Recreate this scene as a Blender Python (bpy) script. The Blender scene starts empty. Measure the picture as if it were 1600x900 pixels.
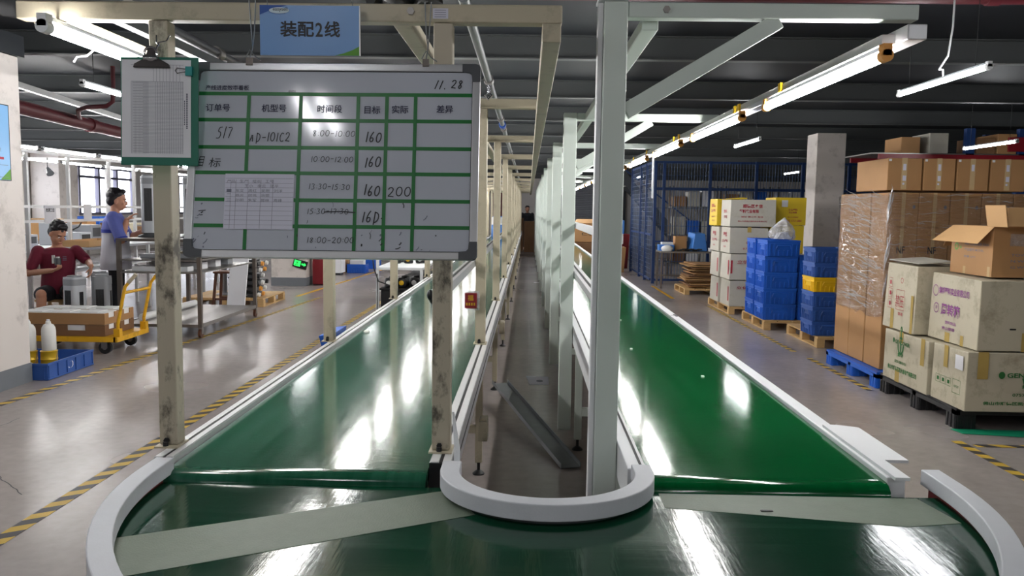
import bpy, bmesh, math, random
from mathutils import Vector, Matrix
random.seed(7)
S = bpy.context.scene
C = S.collection
PI = math.pi

# ------------------------------------------------------------------ camera, world, exposure
cam_data = bpy.data.cameras.new('camera')
cam_data.sensor_width = 36.0
cam_data.lens = 36.0 * 1280.0 / 1600.0
cam_data.clip_start = 0.05
cam_data.clip_end = 200
cam = bpy.data.objects.new('camera', cam_data)
C.objects.link(cam)
cam.matrix_world = (Matrix.Translation((0, 0, 1.5)) @ Matrix.Rotation(0.018888, 4, 'Z')
                    @ Matrix.Rotation(PI / 2 - 0.095298, 4, 'X') @ Matrix.Rotation(0.014, 4, 'Z'))
S.camera = cam

world = bpy.data.worlds.new('world')
S.world = world
world.use_nodes = True
bg = world.node_tree.nodes['Background']
bg.inputs['Color'].default_value = (0.93, 0.95, 1.0, 1)
bg.inputs['Strength'].default_value = 6.0
S.view_settings.view_transform = 'Standard'
S.view_settings.look = 'None'
S.view_settings.exposure = 0.32
S.view_settings.gamma = 1.0
S.view_settings.use_curve_mapping = False
TUBE_POWER = 92.0      # emission of the work-light tubes
HANG_POWER = 56.0      # emission of the tubes hung under the ceiling
S.cycles.max_bounces = 8
S.cycles.diffuse_bounces = 4
S.cycles.glossy_bounces = 4
S.cycles.transparent_max_bounces = 12
S.cycles.use_denoising = True
S.cycles.sample_clamp_indirect = 6.0

# ------------------------------------------------------------------ materials
def lin(c):
    c = c / 255.0
    return c / 12.92 if c <= 0.04045 else ((c + 0.055) / 1.055) ** 2.4
def rgb(r, g, b):
    return (lin(r), lin(g), lin(b), 1.0)
MATS = {}
def mat(name, col, rough=0.5, metal=0.0, var=0.0, vscale=6.0, bump=0.0, bscale=60.0, stretch=(1, 1, 1),
        stain=None, stain_amt=0.5, stain_scale=4.0, rvar=0.0, spec=0.5, slo=0.53, shi=0.68):
    m = bpy.data.materials.new(name)
    m.use_nodes = True
    nt = m.node_tree
    n = nt.nodes
    L = nt.links.new
    b = n['Principled BSDF']
    b.inputs['Base Color'].default_value = col
    b.inputs['Roughness'].default_value = rough
    b.inputs['Metallic'].default_value = metal
    b.inputs['Specular IOR Level'].default_value = spec
    tc = n.new('ShaderNodeTexCoord')
    mp = n.new('ShaderNodeMapping')
    mp.inputs['Scale'].default_value = stretch
    L(tc.outputs['Object'], mp.inputs['Vector'])
    out = None
    if var > 0:
        nz = n.new('ShaderNodeTexNoise')
        nz.inputs['Scale'].default_value = vscale
        nz.inputs['Detail'].default_value = 5
        L(mp.outputs[0], nz.inputs['Vector'])
        mx = n.new('ShaderNodeMix')
        mx.data_type = 'RGBA'
        mx.inputs[6].default_value = tuple(c * (1 - var) for c in col[:3]) + (1,)
        mx.inputs[7].default_value = tuple(min(1, c * (1 + var)) for c in col[:3]) + (1,)
        L(nz.outputs['Fac'], mx.inputs[0])
        out = mx.outputs[2]
        if rvar > 0:
            mr = n.new('ShaderNodeMapRange')
            mr.inputs[1].default_value = 0.35
            mr.inputs[2].default_value = 0.65
            mr.inputs[3].default_value = max(0.02, rough - rvar)
            mr.inputs[4].default_value = rough + rvar
            L(nz.outputs['Fac'], mr.inputs[0])
            L(mr.outputs[0], b.inputs['Roughness'])
    if stain is not None:
        nz2 = n.new('ShaderNodeTexNoise')
        nz2.inputs['Scale'].default_value = stain_scale
        nz2.inputs['Detail'].default_value = 8
        nz2.inputs['Roughness'].default_value = 0.7
        L(mp.outputs[0], nz2.inputs['Vector'])
        rp = n.new('ShaderNodeMapRange')
        rp.inputs[1].default_value = slo
        rp.inputs[2].default_value = shi
        rp.inputs[3].default_value = 0.0
        rp.inputs[4].default_value = stain_amt
        L(nz2.outputs['Fac'], rp.inputs[0])
        mx2 = n.new('ShaderNodeMix')
        mx2.data_type = 'RGBA'
        mx2.inputs[6].default_value = col
        mx2.inputs[7].default_value = stain
        if out is not None:
            L(out, mx2.inputs[6])
        L(rp.outputs[0], mx2.inputs[0])
        out = mx2.outputs[2]
    if out is not None:
        L(out, b.inputs['Base Color'])
    if bump > 0:
        nb = n.new('ShaderNodeTexNoise')
        nb.inputs['Scale'].default_value = bscale
        nb.inputs['Detail'].default_value = 4
        L(mp.outputs[0], nb.inputs['Vector'])
        bp = n.new('ShaderNodeBump')
        bp.inputs['Strength'].default_value = bump
        bp.inputs['Distance'].default_value = 0.01
        L(nb.outputs['Fac'], bp.inputs['Height'])
        L(bp.outputs[0], b.inputs['Normal'])
    MATS[name] = m
    return m
def emit(name, col, strength):
    m = bpy.data.materials.new(name)
    m.use_nodes = True
    nt = m.node_tree
    b = nt.nodes['Principled BSDF']
    b.inputs['Base Color'].default_value = col
    b.inputs['Emission Color'].default_value = col
    b.inputs['Emission Strength'].default_value = strength
    MATS[name] = m
    return m
def clear(name, col, gloss=0.12, rough=0.08, haze=0.0, bump=0.0, bscale=20.0, stretch=(1, 1, 1)):
    m = bpy.data.materials.new(name)
    m.use_nodes = True
    nt = m.node_tree
    n = nt.nodes
    L = nt.links.new
    n.remove(n['Principled BSDF'])
    o = n['Material Output']
    t = n.new('ShaderNodeBsdfTransparent')
    t.inputs[0].default_value = col
    g = n.new('ShaderNodeBsdfGlossy')
    g.inputs['Roughness'].default_value = rough
    d = n.new('ShaderNodeBsdfDiffuse')
    d.inputs[0].default_value = (0.8, 0.8, 0.8, 1)
    m1 = n.new('ShaderNodeMixShader')
    m1.inputs[0].default_value = haze
    L(t.outputs[0], m1.inputs[1]); L(d.outputs[0], m1.inputs[2])
    m2 = n.new('ShaderNodeMixShader')
    m2.inputs[0].default_value = gloss
    L(m1.outputs[0], m2.inputs[1]); L(g.outputs[0], m2.inputs[2])
    if bump > 0:
        tc = n.new('ShaderNodeTexCoord'); mp = n.new('ShaderNodeMapping')
        mp.inputs['Scale'].default_value = stretch
        mp.inputs['Rotation'].default_value = (0.35, 0.2, 0)
        nz = n.new('ShaderNodeTexNoise'); nz.inputs['Scale'].default_value = bscale; nz.inputs['Detail'].default_value = 3
        bp = n.new('ShaderNodeBump'); bp.inputs['Strength'].default_value = bump; bp.inputs['Distance'].default_value = 0.06
        L(tc.outputs['Object'], mp.inputs[0]); L(mp.outputs[0], nz.inputs['Vector'])
        L(nz.outputs['Fac'], bp.inputs['Height']); L(bp.outputs[0], g.inputs['Normal'])
    L(m2.outputs[0], o.inputs[0])
    MATS[name] = m
    return m
def hazard(name, axis, period=0.13, skew=1.0):
    """yellow and dark diagonal stripes of a floor marking tape, laid along an axis (object coordinates)"""
    m = mat(name, rgb(200, 170, 60), 0.45)
    nt = m.node_tree; n = nt.nodes; L = nt.links.new
    b = n['Principled BSDF']
    tc = n.new('ShaderNodeTexCoord'); sx = n.new('ShaderNodeSeparateXYZ')
    L(tc.outputs['Object'], sx.inputs[0])
    ma = n.new('ShaderNodeMath'); ma.operation = 'MULTIPLY_ADD'
    L(sx.outputs[1 - axis], ma.inputs[0]); ma.inputs[1].default_value = skew
    L(sx.outputs[axis], ma.inputs[2])
    dv = n.new('ShaderNodeMath'); dv.operation = 'DIVIDE'; dv.inputs[1].default_value = period
    L(ma.outputs[0], dv.inputs[0])
    fr = n.new('ShaderNodeMath'); fr.operation = 'FRACT'
    L(dv.outputs[0], fr.inputs[0])
    gt = n.new('ShaderNodeMath'); gt.operation = 'GREATER_THAN'; gt.inputs[1].default_value = 0.5
    L(fr.outputs[0], gt.inputs[0])
    nz = n.new('ShaderNodeTexNoise'); nz.inputs['Scale'].default_value = 9; nz.inputs['Detail'].default_value = 6
    L(tc.outputs['Object'], nz.inputs['Vector'])
    y = n.new('ShaderNodeMix'); y.data_type = 'RGBA'
    y.inputs[6].default_value = rgb(196, 160, 60); y.inputs[7].default_value = rgb(222, 186, 70)
    L(nz.outputs['Fac'], y.inputs[0])
    mx = n.new('ShaderNodeMix'); mx.data_type = 'RGBA'
    mx.inputs[6].default_value = rgb(62, 60, 62)
    L(y.outputs[2], mx.inputs[7]); L(gt.outputs[0], mx.inputs[0])
    L(mx.outputs[2], b.inputs['Base Color'])
    return m

def floor_material():
    m = mat('painted_concrete', rgb(150, 142, 140), 0.28)
    nt = m.node_tree; n = nt.nodes; L = nt.links.new
    b = n['Principled BSDF']
    tc = n.new('ShaderNodeTexCoord')
    n1 = n.new('ShaderNodeTexNoise'); n1.inputs['Scale'].default_value = 0.55; n1.inputs['Detail'].default_value = 3
    n1.inputs['Roughness'].default_value = 0.5
    n2 = n.new('ShaderNodeTexNoise'); n2.inputs['Scale'].default_value = 14; n2.inputs['Detail'].default_value = 6
    L(tc.outputs['Object'], n1.inputs['Vector']); L(tc.outputs['Object'], n2.inputs['Vector'])
    r1 = n.new('ShaderNodeValToRGB')
    r1.color_ramp.elements[0].position = 0.33; r1.color_ramp.elements[0].color = rgb(146, 137, 133)
    r1.color_ramp.elements[1].position = 0.7; r1.color_ramp.elements[1].color = rgb(166, 157, 153)
    L(n1.outputs['Fac'], r1.inputs[0])
    r2 = n.new('ShaderNodeMapRange'); r2.inputs[1].default_value = 0.3; r2.inputs[2].default_value = 0.7
    r2.inputs[3].default_value = 0.93; r2.inputs[4].default_value = 1.05
    L(n2.outputs['Fac'], r2.inputs[0])
    mu = n.new('ShaderNodeMix'); mu.data_type = 'RGBA'; mu.blend_type = 'MULTIPLY'; mu.inputs[0].default_value = 1
    L(r1.outputs[0], mu.inputs[6]); L(r2.outputs[0], mu.inputs[7])
    L(mu.outputs[2], b.inputs['Base Color'])
    rr = n.new('ShaderNodeMapRange'); rr.inputs[1].default_value = 0.3; rr.inputs[2].default_value = 0.7
    rr.inputs[3].default_value = 0.22; rr.inputs[4].default_value = 0.28
    L(n1.outputs['Fac'], rr.inputs[0]); L(rr.outputs[0], b.inputs['Roughness'])
    bp = n.new('ShaderNodeBump'); bp.inputs['Strength'].default_value = 0.06; bp.inputs['Distance'].default_value = 0.01
    L(n2.outputs['Fac'], bp.inputs['Height']); L(bp.outputs[0], b.inputs['Normal'])
    return m

def belt_material(name, c0, c1, rough, streak_axis, bump=0.12, wear=None):
    """rubbery belt: long worn streaks along its travel"""
    m = mat(name, c0, rough)
    nt = m.node_tree; n = nt.nodes; L = nt.links.new
    b = n['Principled BSDF']
    tc = n.new('ShaderNodeTexCoord'); mp = n.new('ShaderNodeMapping')
    mp.inputs['Scale'].default_value = (40, 1.2, 1) if streak_axis == 1 else (1.2, 40, 1)
    L(tc.outputs['Object'], mp.inputs[0])
    a = n.new('ShaderNodeTexNoise'); a.inputs['Scale'].default_value = 1.0; a.inputs['Detail'].default_value = 7
    L(mp.outputs[0], a.inputs['Vector'])
    w = n.new('ShaderNodeTexNoise'); w.inputs['Scale'].default_value = 2.2; w.inputs['Detail'].default_value = 6
    L(tc.outputs['Object'], w.inputs['Vector'])
    ad = n.new('ShaderNodeMath'); ad.operation = 'MULTIPLY'
    L(a.outputs['Fac'], ad.inputs[0]); L(w.outputs['Fac'], ad.inputs[1])
    rp = n.new('ShaderNodeMapRange'); rp.inputs[1].default_value = 0.12; rp.inputs[2].default_value = 0.42
    L(ad.outputs[0], rp.inputs[0])
    mx = n.new('ShaderNodeMix'); mx.data_type = 'RGBA'
    mx.inputs[6].default_value = c0; mx.inputs[7].default_value = c1
    L(rp.outputs[0], mx.inputs[0]); L(mx.outputs[2], b.inputs['Base Color'])
    mr = n.new('ShaderNodeMapRange'); mr.inputs[3].default_value = rough * 0.75; mr.inputs[4].default_value = rough * 1.35
    L(a.outputs['Fac'], mr.inputs[0]); L(mr.outputs[0], b.inputs['Roughness'])
    fine = n.new('ShaderNodeTexNoise'); fine.inputs['Scale'].default_value = 3.5; fine.inputs['Detail'].default_value = 3
    mp2 = n.new('ShaderNodeMapping')
    mp2.inputs['Scale'].default_value = (3, 30, 1) if streak_axis == 1 else (30, 3, 1)
    L(tc.outputs['Object'], mp2.inputs[0]); L(mp2.outputs[0], fine.inputs['Vector'])
    bp = n.new('ShaderNodeBump'); bp.inputs['Strength'].default_value = bump; bp.inputs['Distance'].default_value = 0.004
    L(fine.outputs['Fac'], bp.inputs['Height'])
    bp2 = n.new('ShaderNodeBump'); bp2.inputs['Strength'].default_value = min(bump * 2, .1); bp2.inputs['Distance'].default_value = 0.002
    L(a.outputs['Fac'], bp2.inputs['Height']); L(bp.outputs[0], bp2.inputs['Normal'])
    L(bp2.outputs[0], b.inputs['Normal'])
    return m

GREY_STAIN = rgb(70, 62, 52)
floor_material()
belt_material('worn_green_belt', rgb(18, 74, 50), rgb(44, 96, 76), 0.12, 1, 0.06)
belt_material('green_belt', rgb(0, 78, 36), rgb(4, 92, 46), 0.085, 1, 0.03)
belt_material('dark_green_belt', rgb(6, 52, 33), rgb(16, 68, 47), 0.11, 0, 0.05)
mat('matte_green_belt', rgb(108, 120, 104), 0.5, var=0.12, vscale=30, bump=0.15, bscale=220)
mat('cream_paint', rgb(188, 178, 154), 0.42, var=0.06, vscale=5, stain=GREY_STAIN, stain_amt=0.35, stain_scale=7)
mat('grimy_cream_paint', rgb(184, 174, 154), 0.45, var=0.08, vscale=5, stain=rgb(48, 42, 36), stain_amt=0.85, stain_scale=9, stretch=(1, 1, .6), slo=0.53, shi=0.63)
mat('pale_green_white_paint', rgb(212, 222, 214), 0.4, var=0.03, vscale=4)
mat('white_plastic', rgb(222, 224, 226), 0.42, var=0.03, vscale=12)
mat('grey_white_curb', rgb(205, 207, 212), 0.5, var=0.05, vscale=20, bump=0.05, bscale=160)
mat('aluminium', rgb(206, 206, 208), 0.33, 0.75, var=0.05, vscale=10)
mat('white_aluminium', rgb(222, 222, 222), 0.35, 0.2, var=0.04, vscale=14)
mat('dark_groove', rgb(22, 22, 24), 0.6)
mat('steel', rgb(150, 146, 142), 0.38, 0.8, var=0.12, vscale=8)
mat('galvanised', rgb(132, 136, 138), 0.42, 0.6, var=0.15, vscale=12)
mat('dull_steel', rgb(120, 112, 106), 0.45, 0.6, var=0.15, vscale=7)
mat('black_rubber', rgb(26, 26, 28), 0.55)
mat('black_plastic', rgb(24, 25, 28), 0.4)
mat('dark_grey_plastic', rgb(74, 76, 80), 0.45)
mat('grey_plastic', rgb(150, 153, 158), 0.4, var=0.04)
mat('silver_plastic', rgb(196, 200, 206), 0.35, var=0.03)
mat('red_paint', rgb(128, 22, 34), 0.4, var=0.08)
mat('dark_red_paint', rgb(82, 20, 29), 0.5, var=0.1)
mat('blue_plastic', rgb(26, 92, 192), 0.42, var=0.06, vscale=8)
mat('dusty_blue_plastic', rgb(44, 84, 156), 0.5, var=0.1, vscale=8)
mat('yellow_plastic', rgb(232, 186, 24), 0.42, var=0.05)
mat('yellow_paint', rgb(226, 170, 28), 0.42, var=0.08, stain=rgb(90, 66, 30), stain_amt=0.5, stain_scale=9)
mat('golden_tin', rgb(206, 168, 40), 0.3, 0.3, var=0.06)
mat('blue_paint', rgb(26, 54, 104), 0.45, var=0.1)
mat('wood', rgb(196, 160, 108), 0.6, var=0.2, vscale=6, stretch=(1, 8, 8), bump=0.1)
mat('brown_wood', rgb(92, 56, 40), 0.55, var=0.2, vscale=6, stretch=(8, 8, 1))
mat('cardboard', rgb(168, 126, 82), 0.7, var=0.07, vscale=5, bump=0.04, bscale=90)
mat('pale_cardboard', rgb(190, 150, 102), 0.7, var=0.05, vscale=5)
mat('dark_cardboard', rgb(122, 88, 58), 0.75, var=0.12, vscale=5)
mat('worn_white_carton', rgb(184, 176, 154), 0.6, var=0.06, vscale=4, stain=rgb(104, 88, 58), stain_amt=0.5, stain_scale=5.5, slo=0.52, shi=0.7)
mat('white_carton', rgb(190, 186, 174), 0.6, var=0.05, vscale=4, stain=rgb(150, 140, 110), stain_amt=0.3, stain_scale=4)
mat('yellow_carton', rgb(222, 190, 36), 0.55, var=0.05)
mat('packing_tape', rgb(176, 150, 84), 0.25, var=0.1)
mat('clear_tape', rgb(196, 170, 130), 0.12, var=0.08)
mat('paper', rgb(222, 222, 226), 0.6, var=0.02)
mat('lilac_paper', rgb(206, 206, 220), 0.5, var=0.03)
mat('ink', rgb(20, 20, 26), 0.5)
mat('faint_ink', rgb(110, 112, 128), 0.6)
mat('navy_print', rgb(34, 36, 66), 0.6)
mat('red_print', rgb(168, 44, 62), 0.6)
mat('purple_print', rgb(132, 60, 132), 0.6)
mat('green_print', rgb(40, 104, 48), 0.6)
mat('bright_green_print', rgb(86, 150, 40), 0.5)
mat('blue_print', rgb(28, 80, 160), 0.5)
mat('green_tape', rgb(0, 106, 40), 0.4, var=0.08, vscale=30)
mat('whiteboard', rgb(188, 192, 202), 0.1, var=0.02, vscale=4)
mat('clipboard_green', rgb(16, 104, 84), 0.4, var=0.05)
mat('teal_plastic', rgb(24, 142, 140), 0.4)
mat('dark_clip_steel', rgb(66, 62, 62), 0.3, 0.8)
mat('chrome', rgb(200, 200, 204), 0.15, 0.95)
mat('ceiling_paint', rgb(25, 30, 36), 0.6, var=0.06, vscale=1.5)
mat('purlin_paint', rgb(78, 81, 82), 0.5, var=0.08, vscale=2)
mat('wall_paint', rgb(206, 200, 194), 0.6, var=0.03, vscale=1.2)
mat('pillar_paint', rgb(214, 206, 200), 0.6, var=0.03, vscale=2, stain=rgb(140, 132, 126), stain_amt=0.4, stain_scale=5)
mat('skirting_grey', rgb(112, 116, 122), 0.5, var=0.08)
mat('dark_wall', rgb(58, 62, 66), 0.6, var=0.06)
mat('window_frame_blue', rgb(92, 90, 108), 0.5)
mat('shutter_grey', rgb(150, 152, 158), 0.45, 0.2)
mat('foam_white', rgb(232, 232, 230), 0.7)
mat('blue_film', rgb(70, 130, 210), 0.4)
mat('orange_plastic', rgb(232, 160, 70), 0.45)
mat('green_mat', rgb(20, 150, 110), 0.5)
mat('skin', rgb(196, 142, 114), 0.5, var=0.04)
mat('hair_black', rgb(24, 22, 26), 0.45, var=0.2, vscale=40, bump=0.3, bscale=80)
mat('maroon_cloth', rgb(112, 24, 48), 0.8, var=0.1, vscale=12, bump=0.2, bscale=30)
mat('white_cloth', rgb(206, 206, 216), 0.8, var=0.05, vscale=10, bump=0.2, bscale=24)
mat('blue_cloth', rgb(96, 106, 178), 0.8, var=0.1, vscale=12, bump=0.15, bscale=24)
mat('black_cloth', rgb(26, 28, 34), 0.8, var=0.15, vscale=12, bump=0.2, bscale=30)
mat('shoe_black', rgb(28, 26, 28), 0.5)
mat('eye_white', rgb(230, 226, 220), 0.3)
mat('lip', rgb(160, 96, 84), 0.5)
mat('milky_plastic', rgb(226, 226, 222), 0.4)
mat('dark_red_cloth', rgb(92, 26, 36), 0.7, var=0.1)
mat('mesh_blue_grey', rgb(64, 84, 118), 0.5)
emit('lamp_tube', (1.0, 0.985, 0.97, 1), TUBE_POWER)
emit('hanging_lamp_tube', (0.97, 0.98, 1.0, 1), HANG_POWER)
emit('exit_sign_green', (0.02, 0.9, 0.1, 1), 1.4)
clear('window_glass', (0.97, 0.98, 1.0, 1), 0.05, 0.02)
clear('stretch_film', (0.97, 0.97, 0.97, 1), 0.3, 0.1, 0.0, bump=1.0, bscale=4, stretch=(1.2, 1.2, 13))
clear('clear_bag', (0.93, 0.94, 0.96, 1), 0.22, 0.15, 0.22, bump=0.7, bscale=26)
hazard('hazard_tape_lengthwise', 1, 0.16, -0.7)
hazard('hazard_tape_lengthwise_square', 1, 0.16, 0.35)
hazard('hazard_tape_crosswise', 0, 0.2, 1.0)
mat('sign_blue', rgb(104, 150, 206), 0.35)
mat('logo_pale', rgb(196, 216, 226), 0.4)
mat('poster_blue', rgb(126, 178, 224), 0.35)
mat('dark_blue_cloth', rgb(40, 56, 150), 0.8)
clear('film_crease', (0.9, 0.9, 0.9, 1), 0.4, 0.12, 0.7)  # whitish haze colours the film's glints into its creases

# ------------------------------------------------------------------ mesh helpers
ORG = {}                     # world origin of every object made here
def V(*a): return Vector(a)
def frame(d, up=None):
    d = Vector(d).normalized()
    up = Vector(up) if up is not None else Vector((0, 0, 1))
    if abs(d.dot(up)) > 0.98:
        up = Vector((0, 1, 0))
    a = d.cross(up).normalized()
    return a, a.cross(d).normalized(), d
class MB:
    def __init__(s):
        s.v = []; s.f = []; s.mi = []; s.cur = 0
    def add(s, vs, fs):
        k = len(s.v)
        s.v += [tuple(p) for p in vs]
        for f in fs:
            s.f.append(tuple(i + k for i in f)); s.mi.append(s.cur)
        return s
    def box(s, x0, x1, y0, y1, z0, z1):
        vs = [(x, y, z) for x in (x0, x1) for y in (y0, y1) for z in (z0, z1)]
        return s.add(vs, [(0, 1, 3, 2), (4, 6, 7, 5), (0, 4, 5, 1), (2, 3, 7, 6), (0, 2, 6, 4), (1, 5, 7, 3)])
    def hexa(s, lo, hi):
        """eight corners: four of the bottom ring and four of the top ring, both counter-clockwise"""
        return s.add(list(lo) + list(hi), [(3, 2, 1, 0), (4, 5, 6, 7), (0, 1, 5, 4), (1, 2, 6, 5), (2, 3, 7, 6), (3, 0, 4, 7)])
    def bar(s, p0, p1, w, h, up=None):
        p0, p1 = Vector(p0), Vector(p1)
        a, b, d = frame(p1 - p0, up)
        r = [a * (i * w / 2) + b * (j * h / 2) for i, j in ((-1, -1), (1, -1), (1, 1), (-1, 1))]
        return s.hexa([p0 + q for q in r], [p1 + q for q in r])
    def cyl(s, p0, p1, r0, r1=None, n=16, cap=True):
        p0, p1 = Vector(p0), Vector(p1)
        r1 = r0 if r1 is None else r1
        a, b, d = frame(p1 - p0)
        ring = [a * math.cos(2 * PI * i / n) + b * math.sin(2 * PI * i / n) for i in range(n)]
        vs = [p0 + q * r0 for q in ring] + [p1 + q * r1 for q in ring]
        fs = [(i, (i + 1) % n, n + (i + 1) % n, n + i) for i in range(n)]
        if cap:
            fs += [tuple(reversed(range(n))), tuple(range(n, 2 * n))]
        return s.add(vs, fs)
    def tube(s, pts, r, n=8, closed=False):
        pts = [Vector(p) for p in pts]
        k = len(pts)
        vs = []; fs = []
        rad = r if isinstance(r, (list, tuple)) else [r] * k
        u = None
        for i, p in enumerate(pts):
            if closed: d = pts[(i + 1) % k] - pts[i - 1]
            else: d = pts[min(i + 1, k - 1)] - pts[max(i - 1, 0)]
            d.normalize()
            if u is None: u = frame(d)[0]
            u = (u - d * u.dot(d)).normalized()
            w = d.cross(u)
            vs += [p + (u * math.cos(2 * PI * j / n) + w * math.sin(2 * PI * j / n)) * rad[i] for j in range(n)]
        for i in range(k if closed else k - 1):
            i2 = (i + 1) % k
            fs += [(i * n + j, i * n + (j + 1) % n, i2 * n + (j + 1) % n, i2 * n + j) for j in range(n)]
        if not closed:
            fs += [tuple(reversed(range(n))), tuple(range((k - 1) * n, k * n))]
        return s.add(vs, fs)
    def prism(s, poly, o, u, v, w):
        """a flat polygon (list of (a, b)) at origin o along u, v and pushed along the vector w"""
        o, u, v, w = Vector(o), Vector(u), Vector(v), Vector(w)
        n = len(poly)
        a = [o + u * p + v * q for p, q in poly]
        vs = a + [p + w for p in a]
        return s.add(vs, [tuple(reversed(range(n))), tuple(range(n, 2 * n))] + [(i, (i + 1) % n, n + (i + 1) % n, n + i) for i in range(n)])
    def lathe(s, prof, c=(0, 0, 0), n=20):
        c = Vector(c)
        vs = []
        for r, z in prof:
            vs += [c + Vector((r * math.cos(2 * PI * i / n), r * math.sin(2 * PI * i / n), z)) for i in range(n)]
        k = len(prof)
        fs = [(j * n + i, j * n + (i + 1) % n, (j + 1) * n + (i + 1) % n, (j + 1) * n + i) for j in range(k - 1) for i in range(n)]
        fs += [tuple(reversed(range(n))), tuple(range((k - 1) * n, k * n))]
        return s.add(vs, fs)
    def ell(s, c, rx, ry, rz, seg=16, ring=10, R=None):
        c = Vector(c)
        vs = []
        for i in range(1, ring):
            t = PI * i / ring
            for j in range(seg):
                p = 2 * PI * j / seg
                q = Vector((rx * math.sin(t) * math.cos(p), ry * math.sin(t) * math.sin(p), rz * math.cos(t)))
                vs.append(c + (R @ q if R else q))
        top = Vector((0, 0, rz)); bot = Vector((0, 0, -rz))
        if R: top, bot = R @ top, R @ bot
        vs += [c + top, c + bot]
        a, b = len(vs) - 2, len(vs) - 1
        fs = [((i) * seg + j, (i + 1) * seg + j, (i + 1) * seg + (j + 1) % seg, i * seg + (j + 1) % seg) for i in range(ring - 2) for j in range(seg)]
        fs += [(a, j, (j + 1) % seg) for j in range(seg)]
        fs += [(b, (ring - 2) * seg + (j + 1) % seg, (ring - 2) * seg + j) for j in range(seg)]
        return s.add(vs, fs)
    def quad(s, a, b, c, d):
        return s.add([a, b, c, d], [(0, 1, 2, 3)])
    def build(s, name, m, parent=None, smooth=False, bevel=0, base=None):
        me = bpy.data.meshes.new(name)
        if parent is not None:
            o0 = ORG[parent.name]
        elif base is not None:
            o0 = Vector(base)
        else:
            xs = [p[0] for p in s.v]; ys = [p[1] for p in s.v]; zs = [p[2] for p in s.v]
            o0 = Vector(((min(xs) + max(xs)) / 2, (min(ys) + max(ys)) / 2, min(zs)))
        me.from_pydata([(p[0] - o0[0], p[1] - o0[1], p[2] - o0[2]) for p in s.v], [], s.f)
        ms = m if isinstance(m, (list, tuple)) else [m]
        for q in ms: me.materials.append(MATS[q])
        if len(ms) > 1:
            for p, i in zip(me.polygons, s.mi): p.material_index = i
        bm = bmesh.new(); bm.from_mesh(me)
        bmesh.ops.recalc_face_normals(bm, faces=bm.faces)
        bm.to_mesh(me); bm.free()
        if smooth:
            for p in me.polygons: p.use_smooth = True
            me.set_sharp_from_angle(angle=math.radians(38))
        o = bpy.data.objects.new(name, me)
        C.objects.link(o)
        if parent is not None:
            o.parent = parent
            ORG[o.name] = ORG[parent.name]
        else:
            o.location = o0
            ORG[o.name] = o0
        if bevel:
            b = o.modifiers.new('bevel', 'BEVEL'); b.width = bevel; b.segments = 2; b.limit_method = 'ANGLE'
            b.angle_limit = math.radians(40)
        return o
def tag(o, label=None, cat=None, group=None, kind=None):
    if label: o['label'] = label
    if cat: o['category'] = cat
    if group: o['group'] = group
    if kind: o['kind'] = kind
    return o
def thing(name, loc, label, cat, group=None):
    o = bpy.data.objects.new(name, None)
    o.empty_display_size = 0.1
    C.objects.link(o)
    o.location = loc
    ORG[o.name] = Vector(loc)
    return tag(o, label, cat, group)
def dup(root, loc, label, group=None, rotz=None):
    def cp(o, parent):
        c = o.copy(); C.objects.link(c)
        if parent is not None: c.parent = parent
        for ch in kids.get(o.name, []): cp(ch, c)
        return c
    kids = {}
    stack = [root]
    while stack:
        q = stack.pop()
        for ch in q.children:
            kids.setdefault(q.name, []).append(ch); stack.append(ch)
    r = cp(root, None)
    r.location = loc
    if rotz is not None: r.rotation_euler = (0, 0, rotz)
    r['label'] = label
    if group: r['group'] = group
    ORG[r.name] = Vector(loc)
    return r
def struct(o):
    o['kind'] = 'structure'; return o
def ext(poly2, z0, z1):
    return poly2

TEXTS = {}
def text_geo(body, bold=0.0):
    key = (body, bold)
    if key not in TEXTS:
        c = bpy.data.curves.new('t', 'FONT')
        c.body = body; c.offset = bold; c.resolution_u = 3
        o = bpy.data.objects.new('t', c); C.objects.link(o)
        dg = bpy.context.evaluated_depsgraph_get(); dg.update()
        ev = o.evaluated_get(dg)
        me = ev.to_mesh()
        vs = [v.co.copy() for v in me.vertices]; fs = [tuple(p.vertices) for p in me.polygons]
        ev.to_mesh_clear()
        bpy.data.objects.remove(o); bpy.data.curves.remove(c)
        xs = [v.x for v in vs]; ys = [v.y for v in vs]
        x0, x1, y0, y1 = min(xs), max(xs), min(ys), max(ys)
        TEXTS[key] = ([((v.x - x0) / (x1 - x0), (v.y - y0) / (y1 - y0)) for v in vs], fs, (x1 - x0) / (y1 - y0))
    return TEXTS[key]
def put_text(mb, body, o, u, v, w=None, h=None, bold=0.0, slant=0.0):
    """letters filling the box that starts at o (lower left) and spans u*w by v*h"""
    vs, fs, asp = text_geo(body, bold)
    o, u, v = Vector(o), Vector(u).normalized(), Vector(v).normalized()
    if w is None: w = h * asp
    if h is None: h = w / asp
    mb.add([o + u * (a * w + slant * b * h) + v * (b * h) for a, b in vs], fs)
    return w, h
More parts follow.
